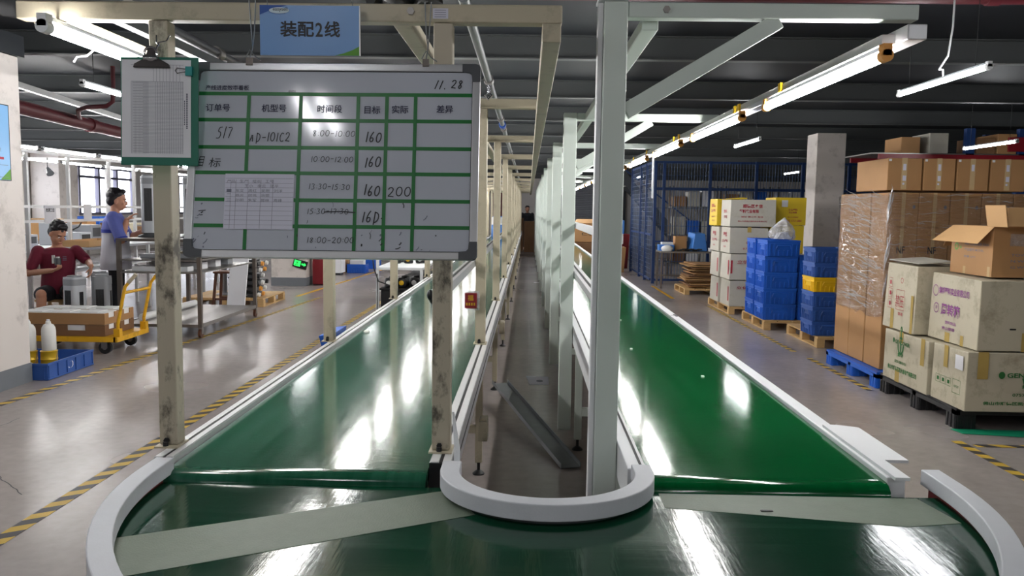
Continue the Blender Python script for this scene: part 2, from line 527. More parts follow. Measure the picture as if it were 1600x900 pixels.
STROKES = {
 '0': [[(.5, 1), (.2, .85), (.08, .5), (.2, .12), (.5, 0), (.8, .15), (.92, .5), (.8, .88), (.5, 1)]],
 '1': [[(.55, 1), (.45, 0)]],
 '2': [[(.1, .78), (.3, 1), (.7, .98), (.82, .72), (.5, .35), (.1, .05), (.4, .08), (.95, .02)]],
 '3': [[(.15, .95), (.6, 1), (.8, .78), (.4, .55), (.82, .35), (.7, .05), (.1, .02)]],
 '5': [[(.85, 1), (.3, .97), (.25, .58), (.65, .6), (.82, .3), (.6, .03), (.1, .05)]],
 '6': [[(.65, 1), (.3, .65), (.15, .25), (.35, 0), (.7, .08), (.75, .35), (.45, .45), (.2, .3)]],
 '7': [[(.1, .92), (.85, 1), (.6, .5), (.5, 0)]],
 '8': [[(.75, .85), (.45, 1), (.2, .8), (.5, .55), (.78, .25), (.5, 0), (.2, .2), (.5, .52), (.78, .86)]],
 'A': [[(.05, 0), (.45, 1), (.6, 0)], [(.2, .4), (.6, .42)]],
 'D': [[(.2, 1), (.2, -.2)], [(.1, .95), (.7, .85), (.88, .45), (.65, .1), (.2, -.02)]],
 'C': [[(.85, .85), (.5, 1), (.15, .6), (.25, .1), (.6, 0), (.9, .12)]],
 '-': [[(.1, .5), (.9, .52)]],
 '.': [[(.4, .05), (.55, -.1)]],
 ':': [[(.45, .75), (.55, .68)], [(.45, .25), (.55, .18)]],
}
def put_strokes(mb, lines, o, u, v, width):
    o, u, v = Vector(o), Vector(u).normalized(), Vector(v).normalized()
    for ln in lines:
        # round the corners a little
        pts = [Vector((a, b, 0)) for a, b in ln]
        if len(pts) > 2:
            q = [pts[0]]
            for i in range(len(pts) - 1):
                q += [pts[i] * .75 + pts[i + 1] * .25, pts[i] * .25 + pts[i + 1] * .75]
            pts = q + [pts[-1]]
        n = len(pts)
        vs = []; fs = []
        for i, p in enumerate(pts):
            d = pts[min(i + 1, n - 1)] - pts[max(i - 1, 0)]
            if d.length < 1e-9: d = Vector((1, 0, 0))
            d.normalize()
            k = Vector((-d.y, d.x, 0)) * width / 2
            for q in (p + k, p - k):
                vs.append(o + u * q.x + v * q.y)
        for i in range(n - 1): fs.append((2 * i, 2 * i + 1, 2 * i + 3, 2 * i + 2))
        mb.add(vs, fs)
def put_hand(mb, body, o, u, v, cw, h, width, slant=0.12, jitter=0.06):
    o, u, v = Vector(o), Vector(u).normalized(), Vector(v).normalized()
    x = 0
    for ch in body:
        f = {':': .45, '.': .5, '1': .55, '-': .9}.get(ch, 1.0)
        if ch != ' ':
            k = 1 + random.uniform(-jitter, jitter); dy = random.uniform(-jitter, jitter) * h
            lines = [[(x + (a * cw * f * .85) + slant * b * h, dy + b * h * k) for a, b in ln] for ln in STROKES[ch]]
            put_strokes(mb, lines, o, u, v, width)
        x += cw * f

# ------------------------------------------------------------------ the room
struct(MB().box(-13.2, 12.2, -5, 36.2, -0.1, 0).build('floor', 'painted_concrete', base=(0, 0, 0)))
struct(MB().box(-13.2, 12.2, -5, 36.2, 3.06, 3.2).build('ceiling', 'ceiling_paint', base=(0, 0, 3.06)))
struct(MB().box(-13.2, 12.2, 36, 36.2, 0, 3.06).build('wall_back', 'wall_paint'))
struct(MB().box(12, 12.2, -5, 36, 0, 3.06).build('wall_right', 'dark_wall'))
struct(MB().box(-13.2, 12.2, -5.2, -5, 0, 3.06).build('wall_front', 'wall_paint'))
# window wall: piers, sill and lintel around four strips of windows
bays = [(4.4, 9.6), (13.2, 20.9), (22.6, 27.0), (28.3, 31.6), (32.2, 35.6)]
m = MB()
m.box(-13.2, -13, -5, 36, 0, 1.17)
m.box(-13.2, -13, -5, 36, 2.62, 3.06)
ys = [-5] + [q for b in bays for q in b] + [36]
for i in range(0, len(ys), 2):
    m.box(-13.2, -13, ys[i], ys[i + 1], 1.17, 2.62)
struct(m.build('wall_left', 'wall_paint'))
for k, (a, b) in enumerate(bays):
    w = MB()
    n = max(2, round((b - a) / 1.2))
    for i in range(n + 1):
        y = a + (b - a) * i / n
        w.box(-13.16, -13.04, max(a, y - .05), min(b, y + .05), 1.17, 2.62)
    for z0, z1 in ((1.17, 1.24), (2.26, 2.33), (2.55, 2.62)):
        w.box(-13.15, -13.05, a, b, z0, z1)
    f = struct(w.build('window_%d' % (k + 1), 'window_frame_blue'))
    MB().box(-13.105, -13.095, a, b, 1.19, 2.6).build('window_pane', 'window_glass', f)
# beams under the deck, one every 2.55 m
for k in range(14):
    y = 2.45 + 2.55 * k
    m = MB()
    m.box(-13, 12, y - .05, y + .05, 2.85, 2.862)
    m.box(-13, 12, y - .004, y + .004, 2.862, 3.05)
    m.box(-13, 12, y - .05, y + .05, 3.05, 3.06)
    struct(m.build('trim_%d' % (k + 1), 'purlin_paint'))
def column(x0, x1, y0, y1, label, name='column', mats=('pillar_paint', 'skirting_grey'), top=2.85):
    t = thing(name, ((x0 + x1) / 2, (y0 + y1) / 2, 0), label, 'column')
    MB().box(x0, x1, y0, y1, 0.0, top).build('shaft', mats[0], t, bevel=.008)
    e = .006
    MB().box(x0 - e, x1 + e, y0 - e, y1 + e, 0.0, .16).build('skirting', mats[1], t)
    return t
column(-4.75, -4.18, 5.6, 6.74, 'broad cream column with a grey painted foot at the left edge, carrying a blue poster', top=2.68)
struct(MB().box(-13, -4.15, 5.62, 6.78, 2.682, 2.849).build('trim_15', 'ceiling_paint'))
column(-4.86, -4.2, 15.4, 16.1, 'cream column with a grey foot behind the green exit sign')
column(-12.95, -12.2, 21.2, 22.1, 'pale column standing against the window wall')
column(4.82, 5.3, 14.0, 14.5, 'tall white square column behind the stack of mixed blue and yellow crates', mats=('pillar_paint', 'pillar_paint'))
# floor marking tape
def tape_y(x, y0, y1, w, m, label, grp=None):
    o = MB().box(x - w / 2, x + w / 2, y0, y1, .0003, .0016).build('floor_tape', m)
    return tag(o, label, 'floor tape')
tape_y(-2.335, 2.2, 24, .084, 'hazard_tape_lengthwise', 'long yellow and black striped floor tape beside the worn left conveyor')
o = MB().hexa([(-3.995, 5.2, .0003), (-3.92, 5.2, .0003), (-3.41, 13.5, .0003), (-3.485, 13.5, .0003)],
          [(-3.995, 5.2, .0016), (-3.92, 5.2, .0016), (-3.41, 13.5, .0016), (-3.485, 13.5, .0016)]).build('floor_tape', 'hazard_tape_lengthwise')
tag(o, 'yellow and black striped floor tape running past the blue tray and the hand truck', 'floor tape')
tape_y(2.885, 3.2, 5.42, .07, 'hazard_tape_lengthwise_square', 'yellow and black floor tape in front of the black pallet of dirty white cartons')
tape_y(2.95, 6.95, 8.5, .06, 'hazard_tape_lengthwise_square', 'short yellow and black floor tape in front of the blue plastic pallet')
tape_y(2.92, 8.9, 13.2, .06, 'hazard_tape_lengthwise_square', 'yellow and black floor tape in front of the wooden pallets of blue crates')
o = MB().box(2.95, 4.6, 5.28, 5.34, .0017, .003).build('floor_tape', 'hazard_tape_crosswise')
tag(o, 'yellow and black floor tape branching to the right edge of the photo', 'floor tape')
o = MB().box(2.5, 2.56, 14.2, 16.6, .0003, .0016).build('floor_tape', 'yellow_paint')
tag(o, 'plain yellow floor tape in front of the table by the blue cage', 'floor tape')
o = MB().hexa([(-3.9, 13.6, .0003), (-3.83, 13.6, .0003), (-3.3, 24, .0003), (-3.37, 24, .0003)],
          [(-3.9, 13.6, .0016), (-3.83, 13.6, .0016), (-3.3, 24, .0016), (-3.37, 24, .0016)]).build('floor_tape', 'yellow_paint')
tag(o, 'plain yellow floor tape running past the red cabinet and the black parts pallet', 'floor tape')
# crack in the paint by the left column
m = MB()
pts = [(-2.98, 5.55), (-2.98, 5.2), (-2.86, 4.95), (-2.83, 4.75), (-2.66, 4.55), (-2.42, 4.4), (-2.2, 4.2), (-1.98, 4.02)]
pts = [(x + random.uniform(-.02, .02), y) for (a, b), (c, d) in zip(pts, pts[1:]) for x, y in [(a + (c - a) * t / 5, b + (d - b) * t / 5) for t in range(5)]]
put_strokes(m, [pts], (-.55, 0, .0008), (1, 0, 0), (0, 1, 0), .006)
tag(m.build('floor_crack', 'dark_groove'), 'thin dark crack winding across the floor paint left of the striped tape', 'crack')
# red pipes
m = MB(); m.cyl((-13, 5.55, 2.93), (12, 5.55, 2.93), .055, n=16)
for x in (-8, -2.5, 3, 8.5): m.cyl((x - .04, 5.55, 2.93), (x + .04, 5.55, 2.93), .064, n=16)
tag(m.build('sprinkler_pipe', 'dark_red_paint', smooth=True), 'dark red pipe running across just under the ceiling at the top edge', 'pipe')
t = thing('sprinkler_pipe', (-5.35, 9.5, 2.48), 'thick dark red pipe sloping under the ceiling beside the left column', 'pipe')
m = MB(); m.cyl((-5.05, 6.9, 2.48), (-6.0, 15, 2.45), .075, n=18)
m.cyl((-5.42, 10.1, 2.467), (-5.44, 10.25, 2.467), .088, n=18); m.cyl((-5.6, 11.6, 2.462), (-5.62, 11.75, 2.462), .088, n=18)
m.build('pipe', 'dark_red_paint', t, smooth=True)
MB().tube([(-5.25, 9.6, 2.49), (-5.1, 9.3, 2.5), (-5.05, 9.2, 2.54), (-4.9, 9.1, 2.56), (-4.65, 9.05, 2.57), (-4.58, 9.05, 2.62), (-4.57, 9.05, 2.8), (-4.57, 9.05, 3.0)], .024, n=10).build('branch', 'dark_red_paint', t, smooth=True)
m = MB()
m.bar((-5.0, 6.9, 2.7), (-6.2, 15, 2.68), .05, .06)
tag(m.build('cable_tray', 'white_aluminium'), 'long white cable trunking above the sloping dark red pipe', 'cable trunking')
# roller shutter, dark doors and the far gap in the back wall
t = struct(MB().box(1.1, 4.2, 35.9, 36.0, 0, 2.75).build('door_1', 'dark_wall'))
m = MB()
for i in range(34):
    z = .06 + i * .078
    m.prism([(0, 0), (.02, .02), (.02, .05), (0, .074)], (1.2, 35.9, z), (0, -1, 0), (0, 0, 1), (2.9, 0, 0))
m.build('shutter', 'shutter_grey', t)
for k, x in enumerate((-2.6, -1.6)):
    t = struct(MB().box(x, x + .8, 35.92, 36.0, 0, 2.3).build('door_%d' % (k + 2), 'dark_red_cloth'))
    MB().box(x + .66, x + .72, 35.88, 35.93, 1.0, 1.12).build('door_handle', 'chrome', t)

# ------------------------------------------------------------------ conveyors
ORD = ['nearest', 'second', 'third', 'fourth', 'fifth', 'sixth', 'seventh', 'eighth', 'ninth', 'tenth', 'eleventh', 'twelfth', 'farthest']
def leg_part(t, x, y, ztop, m, s=.04):
    l = MB().box(x - s / 2, x + s / 2, y - s / 2, y + s / 2, .07, ztop).build('leg', m, t, bevel=.003)
    f = MB(); f.cyl((x, y, .012), (x, y, .07), .009, n=10); f.lathe([(.034, 0), (.034, .006), (.02, .018), (.011, .024)], (x, y, 0), 16)
    f.build('levelling_foot', 'black_rubber', l, smooth=True)
YE = 27.6
t = thing('belt_conveyor', (-.62, 2.2, 0), 'long flat conveyor with worn greyish green belt and grooved aluminium side rails', 'conveyor')
B = t
m = MB()
prof = [(YE, .772), (2.225, .772), (2.2, .772), (2.183, .768), (2.168, .755), (2.165, .74), (2.175, .725), (2.2, .718), (2.3, .718), (YE, .718)]
m.prism([(a, b) for a, b in prof], (-.99, 0, 0), (0, 1, 0), (0, 0, 1), (.72, 0, 0))
m.build('belt', 'worn_green_belt', t, smooth=True)
for x0, x1 in ((-1.048, -.992), (-.268, -.205)):
    r = MB()
    r.box(x0, x1, 2.24, YE, .70, .789)
    rail = r.build('side_rail', 'aluminium', t)
    w = (x1 - x0)
    s = MB(); s.box(x0 + .003, x0 + w * .42, 2.24, YE, .789, .792); s.box(x0 + w * .6, x1 - .003, 2.24, YE, .789, .792)
    s.build('white_edge_strip', 'white_aluminium', rail)
    g = MB(); g.box(x0 + w * .44, x0 + w * .58, 2.24, YE, .7892, .7905)
    for xx in ((x0 - .001, x0), (x1, x1 + .001)):
        g.box(xx[0], xx[1], 2.24, YE, .736, .746)
    g.build('slot', 'dark_groove', rail)
m = MB(); m.box(-.268, -.205, 2.235, 2.24, .70, .789)
m.build('end_cap', 'black_plastic', t)
for k in range(12):
    y = 2.34 + 2.2 * k
    for x in (-.96, -.262): leg_part(t, x, y, .70, 'cream_paint')
    MB().box(-.94, -.282, y - .02, y + .02, .24, .28).build('cross_brace', 'cream_paint', t)
m = MB(); m.box(-.985, -.275, 2.6, YE, .60, .612); m.build('belt_slider_plate', 'steel', t)

t = thing('belt_conveyor', (.69, 2.2, 0), 'long flat conveyor with clean bright green belt and flat white side rails', 'conveyor')
m = MB()
m.prism([(a, b) for a, b in prof], (.344, 0, 0), (0, 1, 0), (0, 0, 1), (.645, 0, 0))
m.build('belt', 'green_belt', t, smooth=True)
MB().box(.288, .342, 2.24, YE, .67, .784).build('side_rail', 'white_plastic', t, bevel=.003)
MB().box(.991, 1.042, 2.2, YE, .67, .786).build('side_rail', 'white_plastic', t, bevel=.003)
m = MB(); m.box(.325, .332, 2.24, YE, .784, .7855); m.build('slot', 'dark_groove', t)
m = MB()
m.prism([(1.0, 2.17), (1.04, 2.17), (1.04, 2.33), (1.108, 2.33), (1.108, 2.69), (1.046, 2.72), (1.0, 2.72)], (0, 0, .7865), (1, 0, 0), (0, 1, 0), (0, 0, .009))
m.build('transfer_plate', 'white_plastic', t)
m = MB(); m.box(1.02, 1.036, 5.6, 5.7, .786, .79); m.box(.996, 1.04, 5.655, 5.664, .786, .7875); m.build('rail_joint', 'dark_grey_plastic', t)
for k in range(12):
    y = 2.9 + 2.2 * k - (.05 if k else 0)
    for x in (.33, .98): leg_part(t, x, y, .67, 'pale_green_white_paint', .045)
    MB().box(.352, .957, y - .02, y + .02, .22, .27).build('cross_brace', 'pale_green_white_paint', t)
MB().box(.35, .985, 2.6, YE, .56, .572).build('belt_slider_plate', 'dull_steel', t)

# curved belt that joins the two lines
cx, cy = .06, 2.11
t = thing('curved_belt_conveyor', (cx, cy - .6, 0), 'glossy dark green curved turning belt with white curb rims in the foreground', 'conveyor')
def arc(r, a0, a1, n, ry=None, yo=0.0):
    ry = r if ry is None else ry
    return [(cx + r * math.cos(a0 + (a1 - a0) * i / n), cy + yo + ry * math.sin(a0 + (a1 - a0) * i / n)) for i in range(n + 1)]
def strip(mb, inner, outer, z0, z1):
    n = len(inner)
    vs = [(x, y, z0) for x, y in inner] + [(x, y, z0) for x, y in outer] + [(x, y, z1) for x, y in inner] + [(x, y, z1) for x, y in outer]
    fs = []
    for i in range(n - 1):
        fs += [(i, i + 1, n + i + 1, n + i), (2 * n + i, 3 * n + i, 3 * n + i + 1, 2 * n + i + 1),
               (i, 2 * n + i, 2 * n + i + 1, i + 1), (n + i, n + i + 1, 3 * n + i + 1, 3 * n + i)]
    fs += [(0, n, 3 * n, 2 * n), (n - 1, 3 * n - 1, 4 * n - 1, 2 * n - 1)]
    mb.add(vs, fs)
N = 64
inn = [(cx - .25, 2.15)] + arc(.25, PI, 2 * PI, N, .22, .02) + [(cx + .25, 2.15)]
out = [(cx - 1.045, 2.15)] + arc(1.045, PI, 2 * PI, N) + [(cx + 1.045, 2.15)]
m = MB(); strip(m, inn, out, .735, .748)
m.build('curved_belt', 'dark_green_belt', t)
# duller woven lengths spliced into the glossy belt
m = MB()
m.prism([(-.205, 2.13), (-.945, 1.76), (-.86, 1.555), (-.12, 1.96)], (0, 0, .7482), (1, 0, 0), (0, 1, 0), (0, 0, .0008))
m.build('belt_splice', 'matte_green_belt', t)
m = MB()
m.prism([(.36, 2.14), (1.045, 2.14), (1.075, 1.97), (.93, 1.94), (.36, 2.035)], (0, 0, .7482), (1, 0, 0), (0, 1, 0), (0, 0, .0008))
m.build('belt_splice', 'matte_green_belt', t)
ci = [(cx - .235, 2.22)] + arc(.235, PI, 2 * PI, N, .215, .045) + [(cx + .235, 2.22)]
co = [(cx - .287, 2.22)] + arc(.287, PI, 2 * PI, N, .265, .045) + [(cx + .287, 2.22)]
m = MB(); strip(m, ci, co, .760, .803); m.build('curb', 'grey_white_curb', t, bevel=.003)
ci = [(cx - 1.033, 2.2)] + arc(1.033, PI, 2 * PI, N) + [(cx + 1.033, 2.225)]
co = [(cx - 1.083, 2.2)] + arc(1.083, PI, 2 * PI, N) + [(cx + 1.083, 2.225)]
m = MB(); strip(m, ci, co, .760, .803); m.build('curb', 'grey_white_curb', t, bevel=.003)
ci = [(cx - 1.05, 2.21)] + arc(1.05, PI, 2 * PI, N) + [(cx + 1.05, 2.21)]
co = [(cx - 1.072, 2.21)] + arc(1.072, PI, 2 * PI, N) + [(cx + 1.072, 2.21)]
m = MB(); strip(m, ci, co, .60, .759); m.build('side_skirt', 'red_paint', t)
ci = [(cx - .245, 2.2)] + arc(.245, PI, 2 * PI, N, .22, .04) + [(cx + .245, 2.2)]
co = [(cx - .252, 2.2)] + arc(.252, PI, 2 * PI, N, .227, .04) + [(cx + .252, 2.2)]
m = MB(); strip(m, ci, co, .60, .759); m.build('inner_skirt', 'dark_grey_plastic', t)
for x, y in ((-.75, 1.75), (.87, 1.75), (-.3, 1.2), (.42, 1.2)):
    leg_part(t, x, y, .735, 'cream_paint', .05)
m = MB()
m.hexa([(-.203, 2.25, .72), (-.183, 2.25, .72), (-.183, 2.262, .72), (-.203, 2.262, .72)], [(-.203, 2.3, .81), (-.187, 2.3, .81), (-.187, 2.312, .81), (-.203, 2.312, .81)])
m.hexa([(-.203, 2.3, .8101), (-.187, 2.3, .8101), (-.187, 2.312, .8101), (-.203, 2.312, .8101)], [(-.216, 2.36, .905), (-.21, 2.36, .905), (-.21, 2.37, .905), (-.216, 2.37, .905)])
tag(m.build('guard_plate', 'white_plastic'), 'small bent white guard plate between the grimy post and the inner white curb', 'guard')

# ------------------------------------------------------------------ overhead frames
def cream_frame(y, k):
    ordn = ORD[k] if k < 11 else 'farthest'
    t = thing('overhead_frame', (-.64, y, .79), 'cream steel overhead frame over the worn left belt, %s from the camera' % ordn, 'frame', None)
    mm = 'grimy_cream_paint' if k == 0 else 'cream_paint'
    for x in (-1.048, -.246):
        p = MB().box(x - .027, x + .027, y - .0, y + .054, .797, 2.015).build('post', mm, t, bevel=.004)
        q = MB().box(x - .034, x + .034, y - .02, y + .062, .792, .797); pl = q.build('foot_plate', 'cream_paint', p)
        b = MB(); b.cyl((x - .004, y - .001, .812), (x - .004, y - .009, .812), .008, n=6); b.cyl((x - .004, y - .011, .797), (x - .004, y - .011, .809), .008, n=6)
        b.build('bolt', 'dark_groove', p)
    MB().box(-1.45, .085, y, y + .05, 2.016, 2.066).build('top_beam', 'cream_paint', t, bevel=.004)
    if k == 0:
        b = MB(); b.cyl((-.336, y, 2.045), (-.336, y - .008, 2.045), .011, n=6); b.build('bolt', 'steel', t)
        m = MB(); m.box(-.275, -.232, y - .001, y, 2.026, 2.054); st = m.build('rating_sticker', 'lilac_paper', t)
        m = MB()
        for i in range(4): m.box(-.27, -.238, y - .0013, y - .001, 2.03 + i * .006, 2.0315 + i * .006)
        m.build('print', 'faint_ink', st)
    return t
FY = [2.335, 4.27, 6.36, 8.5, 10.62, 12.74, 14.86, 16.98, 19.1, 21.22, 23.34, 25.46]
for k, y in enumerate(FY): cream_frame(y, k)
m = MB(); m.box(.03, .08, FY[0] + .051, FY[-1] - .001, 2.017, 2.064)
for k in range(len(FY)): pass
def seg_beam(name, x0, x1, z0, z1, ys, width, m, label, cat='beam', bev=.003):
    mb = MB()
    mb.box(x0, x1, ys[0], ys[1], z0, z1)
    return tag(mb.build(name, m, bevel=bev), label, cat)
seg_beam('long_beam', .03, .082, 1.964, 2.0155, (2.33, 25.6), 0, 'cream_paint', 'long cream beam hung under the frame ends above the dark gap between the two lines')
def between(name, x0, x1, z0, z1, ys, dy0, dy1, m, label):
    mb = MB()
    for a, b in zip(ys, ys[1:]): mb.box(x0, x1, a + dy1, b + dy0, z0, z1)
    return tag(mb.build(name, m, bevel=.003), label, 'beam')
between('long_beam', -1.43, -1.375, 2.012, 2.062, FY, -.001, .051, 'cream_paint', 'long cream beam carrying the lamp row left of the whiteboard')
seg_beam('long_beam', -1.32, -1.285, 2.067, 2.102, (2.2, 25.6), 0, 'galvanised', 'long grey profile running over the cream frames at the upper left')
def between(name, x0, x1, z0, z1, ys, dy0, dy1, m, label):
    mb = MB()
    for a, b in zip(ys, ys[1:]): mb.box(x0, x1, a + dy1, b + dy0, z0, z1)
    return tag(mb.build(name, m, bevel=.003), label, 'beam')
between('long_beam', -.395, -.345, 2.018, 2.064, FY, -.001, .051, 'cream_paint', 'long cream beam under the frames right of the blue hanging sign')
m = MB(); m.cyl((-.2, 2.45, 2.115), (-.2, 25, 2.115), .017, n=14)
t = thing('air_pipe', (-.2, 2.45, 2.09), 'straight grey air pipe with couplings lying over the cream frames', 'pipe')
m.build('pipe', 'galvanised', t, smooth=True)
for y in (3.95, 5.6, 6.3, 7.4, 8.8, 10.2, 12):
    MB().cyl((-.2, y, 2.115), (-.2, y + .07, 2.115), .024, n=14).build('coupling', 'steel', t, smooth=True)
m = MB(); m.cyl((-.2, 6.0, 2.115), (-.2, 6.1, 2.115), .026, n=14); m.build('blue_sleeve', 'blue_plastic', t, smooth=True)
m = MB(); m.cyl((-.2, 3.98, 2.09), (-.2, 3.98, 2.05), .012, n=10); m.tube([(-.2, 3.98, 2.055), (-.215, 3.97, 2.04), (-.2, 3.96, 2.02), (-.185, 3.97, 2.04), (-.2, 3.98, 2.055)], .006, 8)
m.build('pipe_hanger', 'chrome', t, smooth=True)
t = thing('air_hose', (-1.3, 3, 2.25), 'thick dark grey air hose with ring clamps behind the clipboard post', 'hose')
pts = [(-1.33, 2.75, 2.145), (-1.33, 3.1, 2.142), (-1.33, 3.5, 2.14), (-1.33, 3.9, 2.135), (-1.3, 4.22, 2.125), (-1.25, 4.5, 2.11), (-1.2, 4.9, 2.1)]
MB().tube(pts, .021, 12).build('hose', 'dark_grey_plastic', t, smooth=True)
for i in (0, 2, 4):
    p = Vector(pts[i]); d = (Vector(pts[i + 1]) - p).normalized()
    MB().cyl(p, p + d * .05, .029, n=14).build('clamp', 'steel', t, smooth=True)
MB().tube([(-.48 + .2 * (i / 18), 2.5 + .05 * math.sin(i * .7), 2.112 + .006 * math.cos(i * 1.3)) for i in range(19)], .018, 8).build('cable_bundle', 'black_rubber', smooth=True)
tag(bpy.data.objects['cable_bundle'], 'black cable bundle lying on the near cream beam above the whiteboard', 'cable')

def white_frame(y, k):
    ordn = ORD[k] if k < 11 else 'farthest'
    near = (k == 0)
    t = thing('overhead_frame', (.6, y, 0), 'pale white steel frame over the bright green right belt, %s from the camera' % ordn, 'frame')
    zb = 0.125
    top = 2.12 if near else 2.09
    if near:
        MB().box(.215, .286, y, y + .075, zb, top).build('post', 'pale_green_white_paint', t, bevel=.004)
        MB().box(.198, .214, y + .006, y + .055, zb, top - .005).build('cable_cover', 'white_plastic', t, bevel=.003)
        MB().box(.196, .288, y - .002, y + .08, top + .001, top + .009).build('end_cap', 'white_plastic', t, bevel=.002)
        zt = 2.075
        b = MB(); b.cyl((.40, y + .01, 2.098), (.40, y + .002, 2.098), .011, n=6); b.build('bolt', 'steel', t)
    else:
        MB().box(.205, .285, y, y + .08, zb, top).build('post', 'pale_green_white_paint', t, bevel=.004)
        zt = 2.045
    MB().box(.287, 1.145, y + .01, y + .06, zt, zt + .045).build('top_beam', 'pale_green_white_paint', t, bevel=.004)
    m = MB()
    m.bar((.287, y + .035, zt - .275), (.74, y + .035, zt - .001), .03, .048, up=(0, 0, 1))
    m.build('diagonal_brace', 'pale_green_white_paint', t, bevel=.003)
    return t
WY = [2.5, 5.05] + [5.05 + 2.2 * i for i in range(1, 11)]
for k, y in enumerate(WY): white_frame(y, k)
between('long_beam', .335, .385, 2.048, 2.088, WY, .009, .061, 'pale_green_white_paint', 'long white beam tucked under the white frames next to the tall near post')
for x0, x1, zz in ((.289, .327, 1.40), (.289, .327, 1.11)):
    pass
t = thing('guide_rail', (.31, 2.7, 1.39), 'flat white guide rail high on the white posts above the bright green belt', 'rail')
MB().box(.2885, .318, 2.75, 27, 1.39, 1.425).build('rail', 'white_plastic', t, bevel=.002)
t = thing('guide_rail', (.33, 3.1, 1.09), 'grooved aluminium rail lower on the white posts with a dark end plug', 'rail')
MB().box(.2885, .345, 3.1, 27, 1.09, 1.125).build('rail', 'aluminium', t)
m = MB(); m.box(.308, .322, 3.1, 27, 1.1252, 1.1262); m.build('slot', 'dark_groove', t)
MB().box(.29, .35, 3.06, 3.1, 1.085, 1.13).build('end_plug', 'black_plastic', t)
t = thing('guide_rail', (-.3, 2.6, 1.2), 'grooved aluminium rail beside the right posts of the worn belt behind the whiteboard', 'rail')
MB().box(-.315, -.275, 2.62, 26, 1.2, 1.235).build('rail', 'aluminium', t)
m = MB(); m.box(-.301, -.289, 2.62, 26, 1.2352, 1.2362); m.build('slot', 'dark_groove', t)
m = MB(); m.lathe([(.004, 1.16), (.004, 1.2)], (-.3, 2.66, 0), 8); m.ell((-.3, 2.62, 1.215), .018, .016, .024, 10, 8); m.ell((-.31, 2.6, 1.225), .012, .012, .018, 8, 6)
m.build('end_plug', 'black_plastic', t, smooth=True)

# ------------------------------------------------------------------ lamps
def tube_lamp(x, y0, z, ln, label, group=None, tm='lamp_tube', caps='orange_plastic', hang=None):
    t = thing('tube_lamp', (x, y0, z), label, 'lamp', group)
    MB().cyl((x, y0 + .02, z), (x, y0 + ln - .02, z), .0145, n=14).build('tube', tm, t, smooth=True)
    MB().box(x - .006, x + .006, y0 + .015, y0 + ln - .015, z + .02, z + .032).build('batten', 'galvanised', t)
    for y in (y0, y0 + ln):
        c = MB(); c.cyl((x, y - .016, z), (x, y + .016, z), .0185, n=14); c.box(x - .013, x + .013, y - .016, y + .016, z, z + .034)
        c.build('lampholder', caps, t, smooth=True)
    if hang:
        for y in (y0 + .15, y0 + ln - .15):
            w = MB(); w.cyl((x, y, z + .032), (x, y, hang), .0025, n=6); w.build('hanging_wire', 'dark_groove', t)
    return t
seg_beam('lamp_rail', 1.075, 1.13, 2.0, 2.044, (2.42, 27), 0, 'aluminium', 'long aluminium lamp rail hung under the white frames above the right belt edge', 'rail')
t = thing('lamp_channel', (1.05, 2.5, 2.0), 'slim grooved channel with yellow clips along the right lamp rail', 'rail')
MB().box(1.036, 1.0745, 2.5, 27, 2.004, 2.03).build('channel', 'white_aluminium', t)
for y in (3.45, 4.12, 4.2, 5.75, 5.95, 7.3, 8.2, 9.5, 11):
    MB().box(1.026, 1.035, y, y + .035, 2.0, 2.035).build('clip', 'yellow_plastic', t)
for k in range(13):
    y = 2.47 + 1.62 * k
    tube_lamp(1.035, y, 1.962, 1.2, 'white tube lamp on the rail above the right belt, %s from the camera' % (ORD[k] if k < 12 else 'farthest'))
for k in range(13):
    y = 2.27 + 1.62 * k
    tube_lamp(-1.33, y, 1.98, 1.2, 'white tube lamp under the cream beam left of the worn belt, %s from the camera' % (ORD[k] if k < 12 else 'farthest'), caps='white_plastic')
m = MB(); m.tube([(-1.33, 2.52, 1.963), (-1.345, 2.51, 1.945), (-1.37, 2.5, 1.94), (-1.38, 2.5, 1.925)], .003, 6)
tag(m.build('lamp_cable', 'white_plastic', smooth=True), 'short white cable end dangling from the near left tube lamp', 'cable')
for x, lab in ((-.93, 'unseen short tube lamp added for the whiteboard glare, right one of the pair'), (-1.03, 'unseen short tube lamp added for the whiteboard glare, left one of the pair')):  # unseen pair, placed and cut short to make the glare on the whiteboard
    tube_lamp(x, .66, 2.45, .45, lab, tm='hanging_lamp_tube', caps='white_plastic', hang=3.058)
